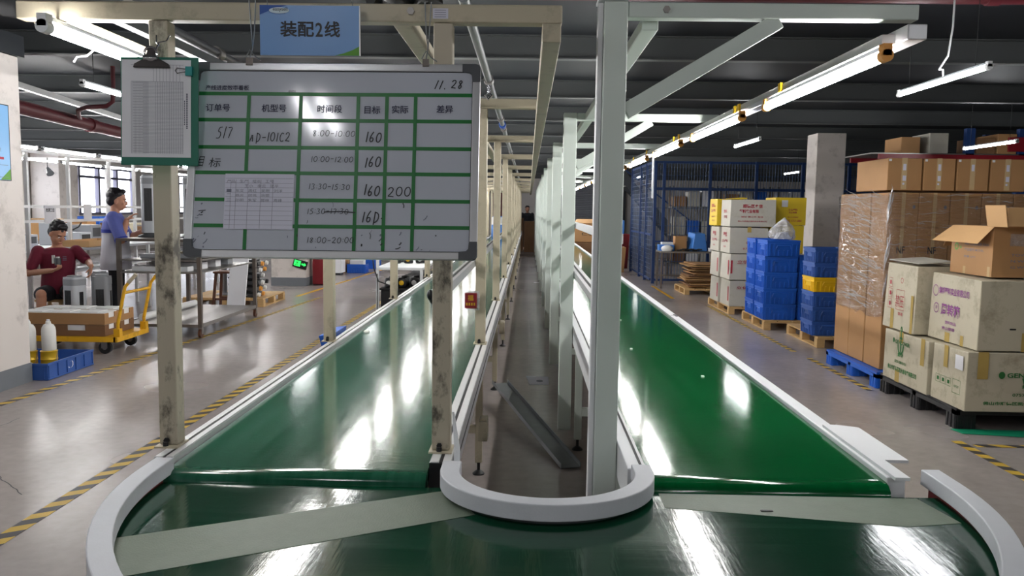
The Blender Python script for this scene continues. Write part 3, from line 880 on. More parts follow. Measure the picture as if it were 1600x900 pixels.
# tubes hung from the ceiling
HANG = [(2.77, 5.12, 2.4, 'white tube lamp hanging above the aisle near the upper right corner'),
        (2.81, 10.2, 2.4, 'smaller white tube lamp hanging above the aisle beyond the upper right one'),
        (5.86, 10.1, 2.4, 'white tube lamp in front of the red racking at the right'),
        (2.9, 21.0, 2.4, 'white tube lamp hanging beyond the cage corner'),
        (-3.2, 5.9, 2.35, 'white tube lamp hanging left of the clipboard'),
        (-3.2, 11, 2.35, 'white tube lamp hanging above the left aisle behind the whiteboard'),
        (-3.2, 16, 2.35, 'white tube lamp hanging far down the left aisle'),
        (-3.2, 21, 2.35, 'white tube lamp hanging at the far end of the left aisle'),
        (0.5, -2.6, 2.5, 'added fill tube lamp unseen behind the camera, first of the near row'),  # unseen rows behind the camera, added as frontal fill
        (1.3, -2.6, 2.5, 'added fill tube lamp unseen behind the camera, second of the near row'),
        (2.1, -2.6, 2.5, 'added fill tube lamp unseen behind the camera, third of the near row'),
        (-3.3, -2.2, 2.5, 'added fill tube lamp unseen behind the camera, leftmost of the near row'),
        (0.5, -4.6, 2.5, 'added fill tube lamp unseen behind the camera, first of the far row'),
        (1.6, -4.6, 2.5, 'added fill tube lamp unseen behind the camera, second of the far row'),
        (-3.3, -4.4, 2.5, 'added fill tube lamp unseen behind the camera, leftmost of the far row'),
        (3.0, -2.6, 2.5, 'added fill tube lamp unseen behind the camera, rightmost of the near row'),
        (2.8, .2, 2.45, 'white tube lamp hanging out of view right of the curved belt'),
        (-3.2, .6, 2.45, 'white tube lamp hanging out of view left of the curved belt'),
        (5.8, 4.0, 2.45, 'white tube lamp hanging out of view over the cartons'),
        (-9.5, 7, 2.5, 'white tube lamp hanging at the window side'), (-9.5, 13, 2.5, 'white tube lamp hanging at the window side, further back'),
        (6.5, 20, 2.5, 'white tube lamp hanging inside the blue cage'), (0.1, 31, 2.5, 'white tube lamp hanging at the far end between the lines'),
        (2.2, 33.5, 2.5, 'tube lamp added to brighten the back wall on the right'), (-2.6, 33.5, 2.5, 'tube lamp added to brighten the back wall by the dark red doors'),  # both added to brighten the back wall
        (2.8, 28, 2.5, 'white tube lamp hanging before the grey roller shutter'), (-6.5, 28, 2.5, 'white tube lamp hanging at the far left end')]
for x, y, z, lab in HANG:
    t = tube_lamp(x, y, z, 1.2, lab, tm='hanging_lamp_tube', caps='white_plastic', hang=3.058)
    if x > 2.7 and abs(y - 5.12) < .01:
        MB().tube([(x, y + .55, z + .03), (x - .03, y + .5, z + .07), (x - .08, y + .45, z + .06), (x - .1, y + .3, z + .12), (x - .09, y + .28, z + .3), (x - .09, y + .28, 3.05)], .006, 8).build('supply_cable', 'white_plastic', t, smooth=True)

# ------------------------------------------------------------------ whiteboard, clipboard, hanging sign
class Plane:
    """local frame on a hung board: origin lower left, u to the right, v up, n towards the viewer"""
    def __init__(s, o, u, v):
        s.o = Vector(o); s.u = Vector(u).normalized(); s.v = Vector(v).normalized(); s.n = s.u.cross(s.v).normalized()
    def p(s, a, b, d=0.0): return s.o + s.u * a + s.v * b + s.n * d
    def slab(s, mb, a0, a1, b0, b1, d0, d1):
        lo = [s.p(a0, b0, d0), s.p(a1, b0, d0), s.p(a1, b1, d0), s.p(a0, b1, d0)]
        hi = [s.p(a0, b0, d1), s.p(a1, b0, d1), s.p(a1, b1, d1), s.p(a0, b1, d1)]
        mb.hexa(lo, hi)
BW, BH = .803, .545
P = Plane((-.942, 2.222, 1.358), (1, .004, .004), (.0, .175, 1))
t = thing('whiteboard', P.p(BW / 2, 0), 'production progress whiteboard ruled with green tape hanging on the near cream frame', 'whiteboard')
m = MB(); P.slab(m, .008, BW - .008, .008, BH - .008, -.012, .0); m.build('panel', 'whiteboard', t)
m = MB()
for a0, a1, b0, b1 in ((.03, BW - .03, 0, .021), (.03, BW - .03, BH - .021, BH), (0, .021, .03, BH - .03), (BW - .021, BW, .03, BH - .03)):
    P.slab(m, a0, a1, b0, b1, -.016, .006)
fr = m.build('frame', 'aluminium', t, bevel=.002)
m = MB()
for a0, a1, b0, b1 in ((.03, BW - .03, .0205, .0225), (.03, BW - .03, BH - .0225, BH - .0205), (BW - .0225, BW - .0205, .03, BH - .03)):
    P.slab(m, a0, a1, b0, b1, -.001, .003)
m.build('frame_seam', 'dark_groove', t)
def corner(a, b, sa, sb):
    poly = [(0, .012), (.004, .004), (.012, 0), (.05, 0), (.05, .022), (.03, .024), (.024, .03), (.022, .05), (0, .05)]
    m = MB()
    pts0 = [P.p(a + sa * x, b + sb * y, -.018) for x, y in poly]
    pts1 = [P.p(a + sa * x, b + sb * y, .009) for x, y in poly]
    n = len(poly)
    m.add(pts0 + pts1, [tuple(range(n)), tuple(range(n, 2 * n))] + [(i, (i + 1) % n, n + (i + 1) % n, n + i) for i in range(n)])
    m.build('corner_cap', 'dark_grey_plastic', t)
for a, b, sa, sb in ((0, 0, 1, 1), (BW, 0, -1, 1), (0, BH, 1, -1), (BW, BH, -1, -1)): corner(a, b, sa, sb)
# pixel frame of the board face as read off the photo -> board coordinates
def bx(x): return (x - 297.0) / (752.0 - 297.0) * BW
def by(y): return BH - (y - 98.0) / (403.0 - 98.0) * BH
m = MB()
for y, x0 in ((146.5, 300), (188, 301), (231, 302), (271, 303), (313, 304), (353.5, 304)):
    P.slab(m, bx(x0 + 6), bx(742), by(y + 2.9), by(y - 2.9), .0002, .0009)
for x, y0, y1 in ((388.5, 148, 270), (391, 355, 397), (470.5, 148, 397), (561, 148, 397), (606, 148, 397), (651, 148, 397)):
    P.slab(m, bx(x - 2.8), bx(x + 2.8), by(y1), by(y0), .0009, .0015)
m.build('green_tape_grid', 'green_tape', t)
d = .002
for body, x0, y0, w in (('产线进度效率看板', 319, 141.5, 69), ('订单号', 321, 175, 38), ('机型号', 409, 175.5, 39), ('时间段', 497, 176, 39),
                        ('目标', 571, 177, 25), ('实际', 614, 176, 26), ('差异', 684, 175, 26)):
    m = MB(); put_text(m, body, P.p(bx(x0), by(y0), d), P.u, P.v, w=bx(x0 + w) - bx(x0), bold=.012)
    m.build('printed_heading', 'navy_print', t)
px = bx(1) - bx(0); py = BH / 305
m = MB(); put_hand(m, '11', P.p(bx(678), by(137), d), P.u, P.v, 13 * px, 14 * py, .003, .35); m.build('handwriting', 'ink', t)
m = MB(); put_hand(m, '.', P.p(bx(694), by(136), d), P.u, P.v, 10 * px, 13 * py, .0026); m.build('handwriting', 'ink', t)
m = MB(); put_hand(m, '28', P.p(bx(705), by(136), d), P.u, P.v, 10 * px, 13 * py, .003, .2); m.build('handwriting', 'ink', t)
m = MB(); put_hand(m, '517', P.p(bx(338), by(218), d), P.u, P.v, 10.5 * px, 18 * py, .0024, .2); m.build('handwriting', 'ink', t)
m = MB(); put_hand(m, 'AD-101C2', P.p(bx(392), by(222), d), P.u, P.v, 9.2 * px, 14 * py, .0024, .1); m.build('handwriting', 'ink', t)
m = MB(); put_hand(m, '8:00-10:00', P.p(bx(490), by(213), d), P.u, P.v, 8.2 * px, 9 * py, .0016); m.build('handwriting', 'ink', t)
m = MB(); put_hand(m, '10:00-12:00', P.p(bx(489), by(253), d), P.u, P.v, 7.6 * px, 8.5 * py, .0017); m.build('handwriting', 'ink', t)
m = MB(); put_hand(m, '13:30-15:30', P.p(bx(487), by(296), d), P.u, P.v, 7.4 * px, 8.5 * py, .0017); m.build('handwriting', 'ink', t)
m = MB(); put_hand(m, '15:30-17:30', P.p(bx(486), by(334), d), P.u, P.v, 7.4 * px, 8.5 * py, .0017); m.build('handwriting', 'ink', t)
m = MB(); put_hand(m, '18:00-20:00', P.p(bx(487), by(379), d), P.u, P.v, 8.0 * px, 8.5 * py, .0017); m.build('handwriting', 'ink', t)
m = MB(); put_strokes(m, [[(bx(513) - bx(500), 0), (bx(540) - bx(500), .002), (bx(562) - bx(500), -.001)]], P.p(bx(500), by(331), d + .0002), P.u, P.v, .003); m.build('handwriting', 'ink', t)
for y in (221, 261, 305):
    m = MB(); put_hand(m, '160', P.p(bx(573), by(y), d), P.u, P.v, 10.5 * px, 16 * py, .0034, .15); m.build('handwriting', 'ink', t)
m = MB(); put_hand(m, '16D', P.p(bx(571), by(347), d), P.u, P.v, 11.5 * px, 17 * py, .0034, .15); m.build('handwriting', 'ink', t)
m = MB(); put_hand(m, '200', P.p(bx(610), by(306), d), P.u, P.v, 13 * px, 14 * py, .003, .1); m.build('handwriting', 'ink', t)
m = MB(); put_text(m, '目', P.p(bx(312), by(262), d), P.u, P.v, w=8 * px, h=16 * py, slant=.2); m.build('handwriting', 'ink', t)
m = MB(); put_text(m, '标', P.p(bx(329), by(263), d), P.u, P.v, w=18 * px, h=15 * py, slant=.15); m.build('handwriting', 'ink', t)
m = MB(); put_strokes(m, [[(0, .0), (.02, .002)], [(.004, -.012), (.012, -.011)]], P.p(bx(317), by(331), d), P.u, P.v, .002); m.build('handwriting', 'ink', t)
for i in range(5):
    m = MB(); put_strokes(m, [[(i * .004, 0), (i * .004 + .003, .006)], [(i * .004 + .003, .006), (i * .004 + .004, 0)]], P.p(bx(450), by(144), d), P.u, P.v, .0008); m.build('handwriting', 'ink', t)

m = MB()
R = random.Random(3)
for i in range(36):
    a = R.choice([R.uniform(302, 330), R.uniform(395, 560), R.uniform(565, 645), R.uniform(655, 735)])
    b = R.uniform(362, 394) if i < 26 else R.uniform(320, 350)
    l = R.uniform(2, 10); an = R.uniform(-.5, 1.6)
    m = MB(); put_strokes(m, [[(0, 0), (l * px * .5 * math.cos(an), l * py * .6 * math.sin(an)), (l * px * math.cos(an + .3), l * py * math.sin(an + .3))]], P.p(bx(a), by(b), d), P.u, P.v, R.uniform(.001, .0045))
    m.build('marker_smudge', R.choice(['ink', 'faint_ink', 'faint_ink', 'dark_grey_plastic']), t)
m = MB()
for a in (388, 666):
    m = MB(); P.slab(m, bx(a - 5), bx(a + 5), BH - .008, BH + .012, .006, .012); m.build('hanging_lug', 'dull_steel', t)
for a in (388, 666):
    m = MB(); c = P.p(bx(a), BH + .014, .005)
    tops = Vector((c.x - .006, 2.331, 2.07)), Vector((c.x + .012, 2.331, 2.07))
    for tp in tops:
        m.tube([c, c + Vector((.004, .01, .03)), (c + tp) / 2 + Vector((0, .015, 0)), tp], .0018, 6)
    m.tube([c + Vector((-.012, 0, 0)), c + Vector((0, 0, .022)), c + Vector((.014, 0, .004)), c + Vector((.03, 0, -.006))], .0018, 6)
    m.build('hanging_wire', 'galvanised', t, smooth=True)
# sheet taped on the board
t = thing('paper_sheet', P.p(bx(411), by(359), .003), 'ruled handwritten name list sheet taped over the lower left of the whiteboard', 'paper')
m = MB(); P.slab(m, bx(357), bx(465), by(359), by(273), .0025, .0032); m.build('sheet', 'lilac_paper', t)
m = MB()
for i in range(11): P.slab(m, bx(358), bx(464), by(280.0 + i * 7.2 + .3), by(280.0 + i * 7.2 - .1), .0034, .0036)
for x in (366, 374, 393, 413, 432): P.slab(m, bx(x), bx(x + .5), by(358), by(282), .0034, .0036)
m.build('ruling', 'faint_ink', t)
m = MB()
for r, row in enumerate(('产品 生产 组长 工号', '  王小 李云 张平', '一 陈文 周红 吴刚 刘洋', '二 杨光 何伟 马丽', '三 孙明 朱军 郭林 高峰')):
    x = 360
    for w in row.split(' '):
        if w: put_text(m, w, P.p(bx(x), by(287 + r * 7.4), .0038), P.u, P.v, w=px * (5.5 * len(w) + 2), h=5 * py)
        x += 20 if len(w) > 1 else 14
m.build('handwriting', 'faint_ink', t)

# clipboard on the post
K = Plane((-1.117, 2.238, 1.607), (1, .02, 0), (.012, .03, 1))
KW, KH = .212, .292
t = thing('clipboard', K.p(KW / 2, 0), 'green clipboard holding a printed record form, hanging on the left cream post', 'clipboard')
m = MB(); K.slab(m, 0, KW, 0, KH, -.006, -.002); m.build('board', 'clipboard_green', t, bevel=.002)
sh = MB(); K.slab(sh, .004, KW - .02, .022, KH - .008, -.0015, -.0004); sh = sh.build('form', 'paper', t)
m = MB()
for i in range(52):
    b = .034 + i * .0037
    K.slab(m, .035 if i % 2 else .062, KW - .04, b, b + .0006, 0, .0002)
for i in range(14): K.slab(m, .03 + i * .0035, .03 + i * .0035 + .0006, .032, .225, 0, .0002)
for i in range(13): K.slab(m, .096 + i * .0062, .096 + i * .0062 + .0005, .032, .225, 0, .0002)
K.slab(m, .03, KW - .04, .2255, .2262, 0, .0003); K.slab(m, .03, KW - .04, .27, .2707, 0, .0003)
for i in range(9): K.slab(m, .09 + i * .009, .0905 + i * .009, .2262, .27, 0, .0003)
m.build('table_ruling', 'faint_ink', sh)
m = MB()
for i in range(20): K.slab(m, KW - .032, KW - .0285, .10 + i * .0048, .1033 + i * .0048, 0, .0003)
for i in range(14): K.slab(m, KW - .038, KW - .0355, .11 + i * .0048, .1128 + i * .0048, 0, .0003)
m.build('printed_title', 'navy_print', sh)
c = MB()
c.prism([(-.05, 0), (-.046, .01), (-.02, .024), (-.012, .04), (-.01, .054), (.01, .054), (.012, .04), (.02, .024), (.046, .01), (.05, 0)], K.p(.088, KH - .03, .0), K.u, K.v, K.n * .009)
c = c.build('bulldog_clip', 'dark_clip_steel', t, bevel=.002)
m = MB()
q = K.p(.088, KH + .006, .006)
m.tube([q + K.u * (.017 * math.cos(a)) + K.v * (.018 * math.sin(a)) + K.n * .005 for a in [PI * 2 * i / 20 for i in range(20)]], .0035, 8, closed=True)
m.cyl(K.p(.07, KH - .005, .012), K.p(.106, KH - .005, .012), .006, n=12)
m.build('clip_spring', 'chrome', c, smooth=True)
m = MB()
hk = K.p(.098, KH + .02, .0)
m.tube([hk, hk + Vector((.004, .01, .02)), hk + Vector((.016, .03, .028)), hk + Vector((.02, .04, .045))], .002, 6)
m.tube([hk + Vector((0, .02, .014)), hk + Vector((-.012, .03, .024)), hk + Vector((-.016, .04, .045))], .002, 6)
m.build('hook_wire', 'chrome', t, smooth=True)
b = MB(); K.slab(b, KW - .032, KW - .014, KH - .05, KH - .026, 0, .008); b = b.build('binder_clip', 'teal_plastic', t)
m = MB(); m.tube([K.p(KW - .03, KH - .033, .006), K.p(KW - .055, KH - .03, .005), K.p(KW - .06, KH - .037, .005), K.p(KW - .055, KH - .044, .005), K.p(KW - .03, KH - .04, .006)], .0012, 6)
m.build('clip_arm', 'dark_clip_steel', b)

# blue sign
G = Plane((-.748, 2.30, 1.916), (1, 0, .001), (0, 0, 1))
GW, GH = .276, .134
t = thing('hanging_sign', G.p(GW / 2, 0), 'small blue sign with big black characters and the figure 2, hung above the whiteboard', 'sign')
m = MB(); G.slab(m, 0, GW, 0, GH, -.006, 0); m.build('panel', 'sign_blue', t)
m = MB(); G.slab(m, GW - .0015, GW + .001, 0, GH, -.006, .0008); m.build('edge', 'white_aluminium', t)
m = MB(); m.add([G.p(0, GH, .0006), G.p(0, GH - .026, .0006), G.p(.014, GH - .02, .0006), G.p(.03, GH - .013, .0006), G.p(.055, GH - .006, .0006), G.p(.075, GH, .0006)], [(0, 1, 2, 3, 4, 5)])
m.build('dark_blue_corner', 'blue_print', t)
m = MB(); m.add([G.p(GW - .0015, 0, .0006), G.p(GW - .0015, .025, .0006), G.p(GW - .02, .015, .0006), G.p(GW - .045, .006, .0006), G.p(GW - .07, 0, .0006)], [(0, 1, 2, 3, 4)])
m.build('green_corner', 'bright_green_print', t)
m = MB(); m.add([G.p(.054 + .028 * math.cos(a), GH - .014 + .0085 * math.sin(a), .0009) for a in [2 * PI * i / 28 for i in range(28)]], [tuple(range(28))])
m.build('logo_oval', 'logo_pale', t)
m = MB()
put_strokes(m, [[(.054 + .029 * math.cos(a), GH - .014 + .0095 * math.sin(a)) for a in [PI * (.75 + .95 * i / 14) for i in range(15)]]], G.p(0, 0, .0011), G.u, G.v, .0014)
m.build('logo_swoosh', 'blue_print', t)
m = MB(); put_text(m, 'easysell', G.p(.037, GH - .018, .0014), G.u, G.v, w=.04, bold=.008); m.build('logo_lettering', 'ink', t)
m = MB(); put_text(m, '装配', G.p(.056, .049, .0012), G.u, G.v, w=.094, h=.043, bold=.021)
put_text(m, '2', G.p(.154, .05, .0012), G.u, G.v, w=.02, h=.038, bold=.018)
put_text(m, '线', G.p(.179, .049, .0012), G.u, G.v, w=.043, h=.043, bold=.021)
m.build('lettering', 'ink', t)
m = MB()
for a in (.02, GW - .02):
    m = MB(); m.tube([G.p(a, GH - .002, -.003), G.p(a, GH + .012, -.004), G.p(a, GH + .02, .02)], .0012, 5); m.build('hanging_wire', 'galvanised', t)

# little red pouch on the second right post
t = thing('red_pouch', (-.285, 4.24, 1.0), 'small dark red card pouch with gold print hanging on the second cream post', 'pouch')
MB().box(-.325, -.262, 4.235, 4.243, .985, 1.065).build('card', 'red_paint', t, bevel=.002)
m = MB()
put_text(m, '福', (-.31, 4.2345, 1.025), (1, 0, 0), (0, 0, 1), w=.03, h=.03, bold=.01)
for i in range(4): m.box(-.318 + .013 * i, -.31 + .013 * i, 4.234, 4.2349, 1.0, 1.014)
m.build('gold_print', 'golden_tin', t)
MB().box(-.33, -.25, 4.244, 4.2455, .975, 1.075).build('clear_sleeve', 'clear_bag', t)
# loose steel strip and things in the gap
m = MB(); m.bar((-.2, 6.2, .17), (.27, 4.66, .008), .12, .004, up=(0, 0, 1)); m.bar((-.257, 6.183, .182), (.213, 4.643, .02), .004, .03, up=(0, 0, 1)); m.bar((-.143, 6.217, .182), (.327, 4.677, .02), .004, .03, up=(0, 0, 1))
tag(m.build('steel_channel', 'galvanised'), 'loose grey steel channel lying slanted in the dark gap between the conveyors', 'steel channel')
t = thing('notice_sheet', (.22, 6.9, 0), 'pale sheet lying on the floor in the gap beside the second white post', 'paper')
m = MB(); m.hexa([(.03, 6.95, .001), (.2, 6.95, .001), (.2, 7.3, .001), (.0, 7.3, .001)], [(.03, 6.95, .003), (.2, 6.95, .003), (.2, 7.3, .003), (.0, 7.3, .003)])
m.build('sheet', 'lilac_paper', t)
m = MB(); m.add([(.12 + .03 * math.cos(a), 7.1 + .05 * math.sin(a), .0034) for a in [2 * PI * i / 16 for i in range(16)]], [tuple(range(16))]); m.build('print', 'faint_ink', t)
for k, (y, z) in enumerate(((3.6, .46), (6.2, .55))):
    m = MB(); m.box(-.21, -.17, y, y + .11, z, z + .09); m.box(-.205, -.175, y + .01, y + .1, z + .09, z + .096)
    o = m.build('socket_box', 'cream_paint', bevel=.004)
    tag(o, ['cream switch box on the side of the worn conveyor beside the near leg', 'cream switch box on the side of the worn conveyor above the loose steel channel'][k], 'switch box')
m = MB(); m.cyl((1.105, 7.4, 1.999), (1.105, 7.4, 1.62), .009, n=8)
tag(m.build('drop_conduit', 'white_plastic', smooth=True), 'thin white conduit hanging down from the right lamp rail in front of the cage', 'conduit')

# ------------------------------------------------------------------ goods on the right
LEFTN = Vector((-1, 0, 0)); UPV = Vector((0, 0, 1))
class Face:
    """a flat side of a box: a runs left to right and b upwards, both 0..1"""
    def __init__(s, o, u, v): s.o = Vector(o); s.U = Vector(u); s.V = Vector(v); s.n = s.U.cross(s.V).normalized()
    def p(s, a, b, d=.0012): return s.o + s.U * a + s.V * b + s.n * d
    def slab(s, m, a0, a1, b0, b1, d=.0012):
        m.add([s.p(a0, b0, d), s.p(a1, b0, d), s.p(a1, b1, d), s.p(a0, b1, d)], [(0, 1, 2, 3)])
    def outline(s, m, a0, a1, b0, b1, t, d=.0014):
        ta, tb = t / s.U.length, t / s.V.length
        s.slab(m, a0, a1, b0, b0 + tb, d); s.slab(m, a0, a1, b1 - tb, b1, d)
        s.slab(m, a0, a0 + ta, b0, b1, d); s.slab(m, a1 - ta, a1, b0, b1, d)
    def text(s, m, body, a0, b0, a1, b1, bold=.01, d=.0014):
        put_text(m, body, s.p(a0, b0, d), s.U, s.V, w=(a1 - a0) * s.U.length, h=(b1 - b0) * s.V.length, bold=bold)
def left_face(x0, y0, y1, z0, z1): return Face((x0, y1, z0), (0, y0 - y1, 0), (0, 0, z1 - z0))
def front_face(x0, x1, y0, z0, z1): return Face((x0, y0, z0), (x1 - x0, 0, 0), (0, 0, z1 - z0))
def carton(name, x0, x1, y0, y1, z0, z1, m, label, group=None, tape=None, cat='carton', wob=0.0):
    t = thing(name, ((x0 + x1) / 2, (y0 + y1) / 2, z0), label, cat, group)
    b = MB()
    r = random.Random(int(x0 * 1000 + y0 * 77 + z0 * 31))
    j = lambda: r.uniform(-wob, wob)
    g = .0015
    b.hexa([(x0, y0 + g, z0 + g), (x1, y0 + g, z0 + g), (x1, y1 - g, z0 + g), (x0, y1 - g, z0 + g)],
           [(x0 + abs(j()), y0 + g + abs(j()), z1 - g - abs(j())), (x1 - abs(j()), y0 + g + abs(j()), z1 - g - abs(j())), (x1 - abs(j()), y1 - g - abs(j()), z1 - g - abs(j())), (x0 + abs(j()), y1 - g - abs(j()), z1 - g - abs(j()))])
    b.build('body', m, t, bevel=.006)
    b = MB(); xm = (x0 + x1) / 2
    b.box(xm - .002, xm + .002, y0 + .003, y1 - .003, z1 - .003, z1 + .0005)
    b.build('flap_seam', 'dark_cardboard' if 'board' in m else 'skirting_grey', t)
    if tape:
        b = MB()
        b.box(xm - .03, xm + .03, y0 - .0008, y1 + .0008, z1 + .0003, z1 + .0012)
        b.box(xm - .03, xm + .03, y0 - .0012, y0 - .0004, z1 - .14, z1 + .001)
        b.build('tape', tape, t)
    return t
def printed(t, name, m, ops):
    for op in ops:
        b = MB(); op(b); b.build(name, m, t)

# black pallet and dirty white cartons, lower right
def plastic_pallet(x0, x1, y0, y1, h, m, label):
    t = thing('plastic_pallet', ((x0 + x1) / 2, (y0 + y1) / 2, 0), label, 'pallet')
    b = MB()
    n = 9
    for i in range(n):
        a = x0 + (x1 - x0) * i / n
        b.box(a + .004, a + (x1 - x0) / n - .004, y0, y1, h - .018, h)
    for y in (y0, (y0 + y1) / 2 - .03, y1 - .06): b.box(x0, x1, y, y + .06, h - .05, h - .0181)
    b.box(x0, x0 + .03, y0, y1, h - .05, h - .0182); b.box(x1 - .03, x1, y0, y1, h - .05, h - .0182)
    b.build('deck', m, t)
    for i in range(3):
        for j in range(3):
            cxx = x0 + .075 + (x1 - x0 - .15) * i / 2; cyy = y0 + .075 + (y1 - y0 - .15) * j / 2
            f = MB()
            f.box(cxx - .07, cxx + .07, cyy - .07, cyy + .07, 0.001, h - .051)
            for q in (-.048, 0, .048):
                f.box(cxx - .075, cxx - .0701, cyy + q - .012, cyy + q + .012, .001, h - .052)
                f.box(cxx + q - .012, cxx + q + .012, cyy - .075, cyy - .0701, .001, h - .052)
            f.build('foot', m, t, bevel=.006)
    return t
plastic_pallet(3.03, 4.45, 5.72, 6.98, .155, 'black_plastic', 'black plastic pallet under the dirty white cartons at the right edge')
m = MB(); m.hexa([(3.0, 5.72, .003), (3.02, 5.6, .003), (3.5, 5.52, .003), (3.5, 5.7, .003)], [(3.0, 5.72, .006), (3.02, 5.6, .006), (3.5, 5.52, .006), (3.5, 5.7, .006)])
tag(m.build('green_mat', 'green_mat'), 'scrap of green sheet poking out under the near corner of the black pallet', 'sheet')
t = carton('storage_carton', 3.02, 3.75, 5.6, 6.08, .157, .575, 'worn_white_carton', 'lower dirty white carton nearest the camera, with handling symbols and green printing', wob=.012)
L = left_face(3.02, 5.6, 6.08, .157, .575); F = front_face(3.02, 3.75, 5.6, .157, .575)
printed(t, 'handling_symbol', 'green_print', [lambda b, i=i: (L.outline(b, .14 + i * .155, .28 + i * .155, .32, .46, .0025), L.slab(b, .18 + i * .155, .24 + i * .155, .36, .42)) for i in range(3)] +
        [lambda b: (L.outline(b, .64, .86, .24, .48, .003), L.text(b, 'KEEP DRY', .68, .34, .82, .38))])
printed(t, 'printed_text', 'green_print', [lambda b: b.add([F.p(.33 + .03 * math.cos(a), .62 + .06 * math.sin(a)) for a in [2 * PI * i / 20 for i in range(20)]], [tuple(range(20))]),
        lambda b: F.text(b, 'GENCOVER', .38, .58, .82, .66, .03), lambda b: F.text(b, '集邦箱', .52, .40, .74, .47, .03),
        lambda b: F.text(b, '0757-28813131', .44, .27, .80, .32, .02), lambda b: F.text(b, '佛山市顺德区凯仕盾电器有限公司', .17, .12, .97, .18, .03)])
def anchor(b, Fc, a, bb, sa, sb, d=.0016):
    def P_(x, y): return Fc.p(a + x * sa, bb + y * sb, d)
    for ln, w in (([(0, .5), (0, -.5)], .018), ([(-.45, -.1), (-.35, -.4), (0, -.55), (.35, -.4), (.45, -.1)], .018), ([(-.25, .22), (.25, .22)], .018),
                  ([(0, .5), (.14, .62), (0, .78), (-.14, .62), (0, .5)], .012)):
        put_strokes(b, [[(x * sa * Fc.U.length, y * sb * Fc.V.length) for x, y in ln]], Fc.p(a, bb, d), Fc.U, Fc.V, w)
printed(t, 'anchor_emblem', 'green_print', [lambda b: anchor(b, F, .63, .62, .22, .42)])
printed(t, 'tape', 'packing_tape', [lambda b: L.slab(b, .35, .47, .62, 1.0), lambda b: F.slab(b, .1, .2, .55, 1.0), lambda b: F.slab(b, .6, .67, .68, 1.0, .001)])
printed(t, 'address_label', 'paper', [lambda b: L.slab(b, .68, .9, .66, .9)])
t = carton('storage_carton', 3.0, 3.75, 6.1, 6.86, .157, .57, 'worn_white_carton', 'lower dirty white carton with a green anchor emblem, the far one on the black pallet', wob=.012)
L = left_face(3.0, 6.1, 6.86, .157, .57)
printed(t, 'printed_text', 'green_print', [lambda b: b.add([L.p(.235 + .022 * math.cos(a), .80 + .05 * math.sin(a)) for a in [2 * PI * i / 20 for i in range(20)]], [tuple(range(20))]),
        lambda b: L.text(b, 'GENCOVER', .27, .745, .60, .82, .03), lambda b: L.text(b, '集邦箱', .34, .50, .47, .58, .03),
        lambda b: L.text(b, '0757-28813131', .28, .37, .54, .43, .02), lambda b: L.text(b, '佛山市顺德区凯仕盾电器有限公司', .12, .2, .78, .3, .03)])
printed(t, 'anchor_emblem', 'green_print', [lambda b: anchor(b, L, .4, .78, .14, .42)])
printed(t, 'tape', 'packing_tape', [lambda b: L.slab(b, .36, .45, .78, 1.0, .001), lambda b: L.slab(b, .3, .4, 0, .25, .001), lambda b: L.slab(b, .84, .92, .5, 1.0, .001)])
t = carton('storage_carton', 3.09, 3.8, 5.62, 6.32, .577, 1.075, 'worn_white_carton', 'upper dirty white carton with purple printing, carrying the open brown carton', wob=.015)
L = left_face(3.09, 5.62, 6.32, .577, 1.075); F = front_face(3.09, 3.8, 5.62, .577, 1.075)
def ring(b, Fc, a, bb, r, w):
    put_strokes(b, [[(r * math.cos(2 * PI * i / 20), r * math.sin(2 * PI * i / 20)) for i in range(21)]], Fc.p(a, bb, .0016), Fc.U, Fc.V, w)
printed(t, 'printed_text', 'purple_print', [lambda b: ring(b, L, .13, .73, .04, .006), lambda b: ring(b, L, .16, .47, .036, .006), lambda b: L.text(b, '周', .14, .45, .18, .5),
        lambda b: L.text(b, '周转箱', .26, .38, .64, .56, .02), lambda b: L.text(b, '集邦塑料实业有限公司', .2, .69, .8, .8, .02),
        lambda b: L.text(b, '塑料制品', .36, .26, .58, .31), lambda b: L.text(b, '佛山顺德', .3, .17, .56, .22)])
printed(t, 'tape', 'packing_tape', [lambda b: L.slab(b, .37, .47, 0, .14, .001), lambda b: L.slab(b, .68, .74, 0, .15, .001), lambda b: F.slab(b, .42, .54, .0, .26, .001), lambda b: F.slab(b, .5, .62, .6, 1.0, .001)])
printed(t, 'address_label', 'paper', [lambda b: F.slab(b, .68, .9, .62, .92)])
printed(t, 'marker_blot', 'ink', [lambda b: F.slab(b, .76, .79, .74, .79, .0016), lambda b: F.slab(b, .44, .47, .70, .73), lambda b: F.slab(b, .3, .36, .3, .32)])
t = carton('storage_carton', 3.0, 3.62, 6.36, 6.92, .575, 1.12, 'worn_white_carton', 'upper dirty white carton with boxed red symbols and half-open lid on the black pallet', wob=.02)
L = left_face(3.0, 6.36, 6.92, .575, 1.12)
printed(t, 'handling_symbol', 'red_print', [lambda b, i=i: (L.outline(b, .16, .28, .30 + i * .16, .44 + i * .16, .003), L.slab(b, .195, .245, .34 + i * .16, .40 + i * .16)) for i in range(3)])
printed(t, 'printed_text', 'red_print', [lambda b: ring(b, L, .58, .74, .02, .005), lambda b: L.text(b, '禁压', .4, .34, .66, .52, .0), lambda b: L.text(b, '塑料箱', .5, .22, .64, .27), lambda b: L.outline(b, .42, .68, .3, .6, .003)])
printed(t, 'tape', 'packing_tape', [lambda b: L.slab(b, .26, .36, .0, .3, .001), lambda b: L.slab(b, .88, .95, .0, .55, .001)])
b = MB(); b.hexa([(3.02, 6.37, 1.125), (3.3, 6.37, 1.145), (3.3, 6.9, 1.15), (3.02, 6.9, 1.13)], [(3.02, 6.37, 1.13), (3.3, 6.37, 1.15), (3.3, 6.9, 1.155), (3.02, 6.9, 1.135)])
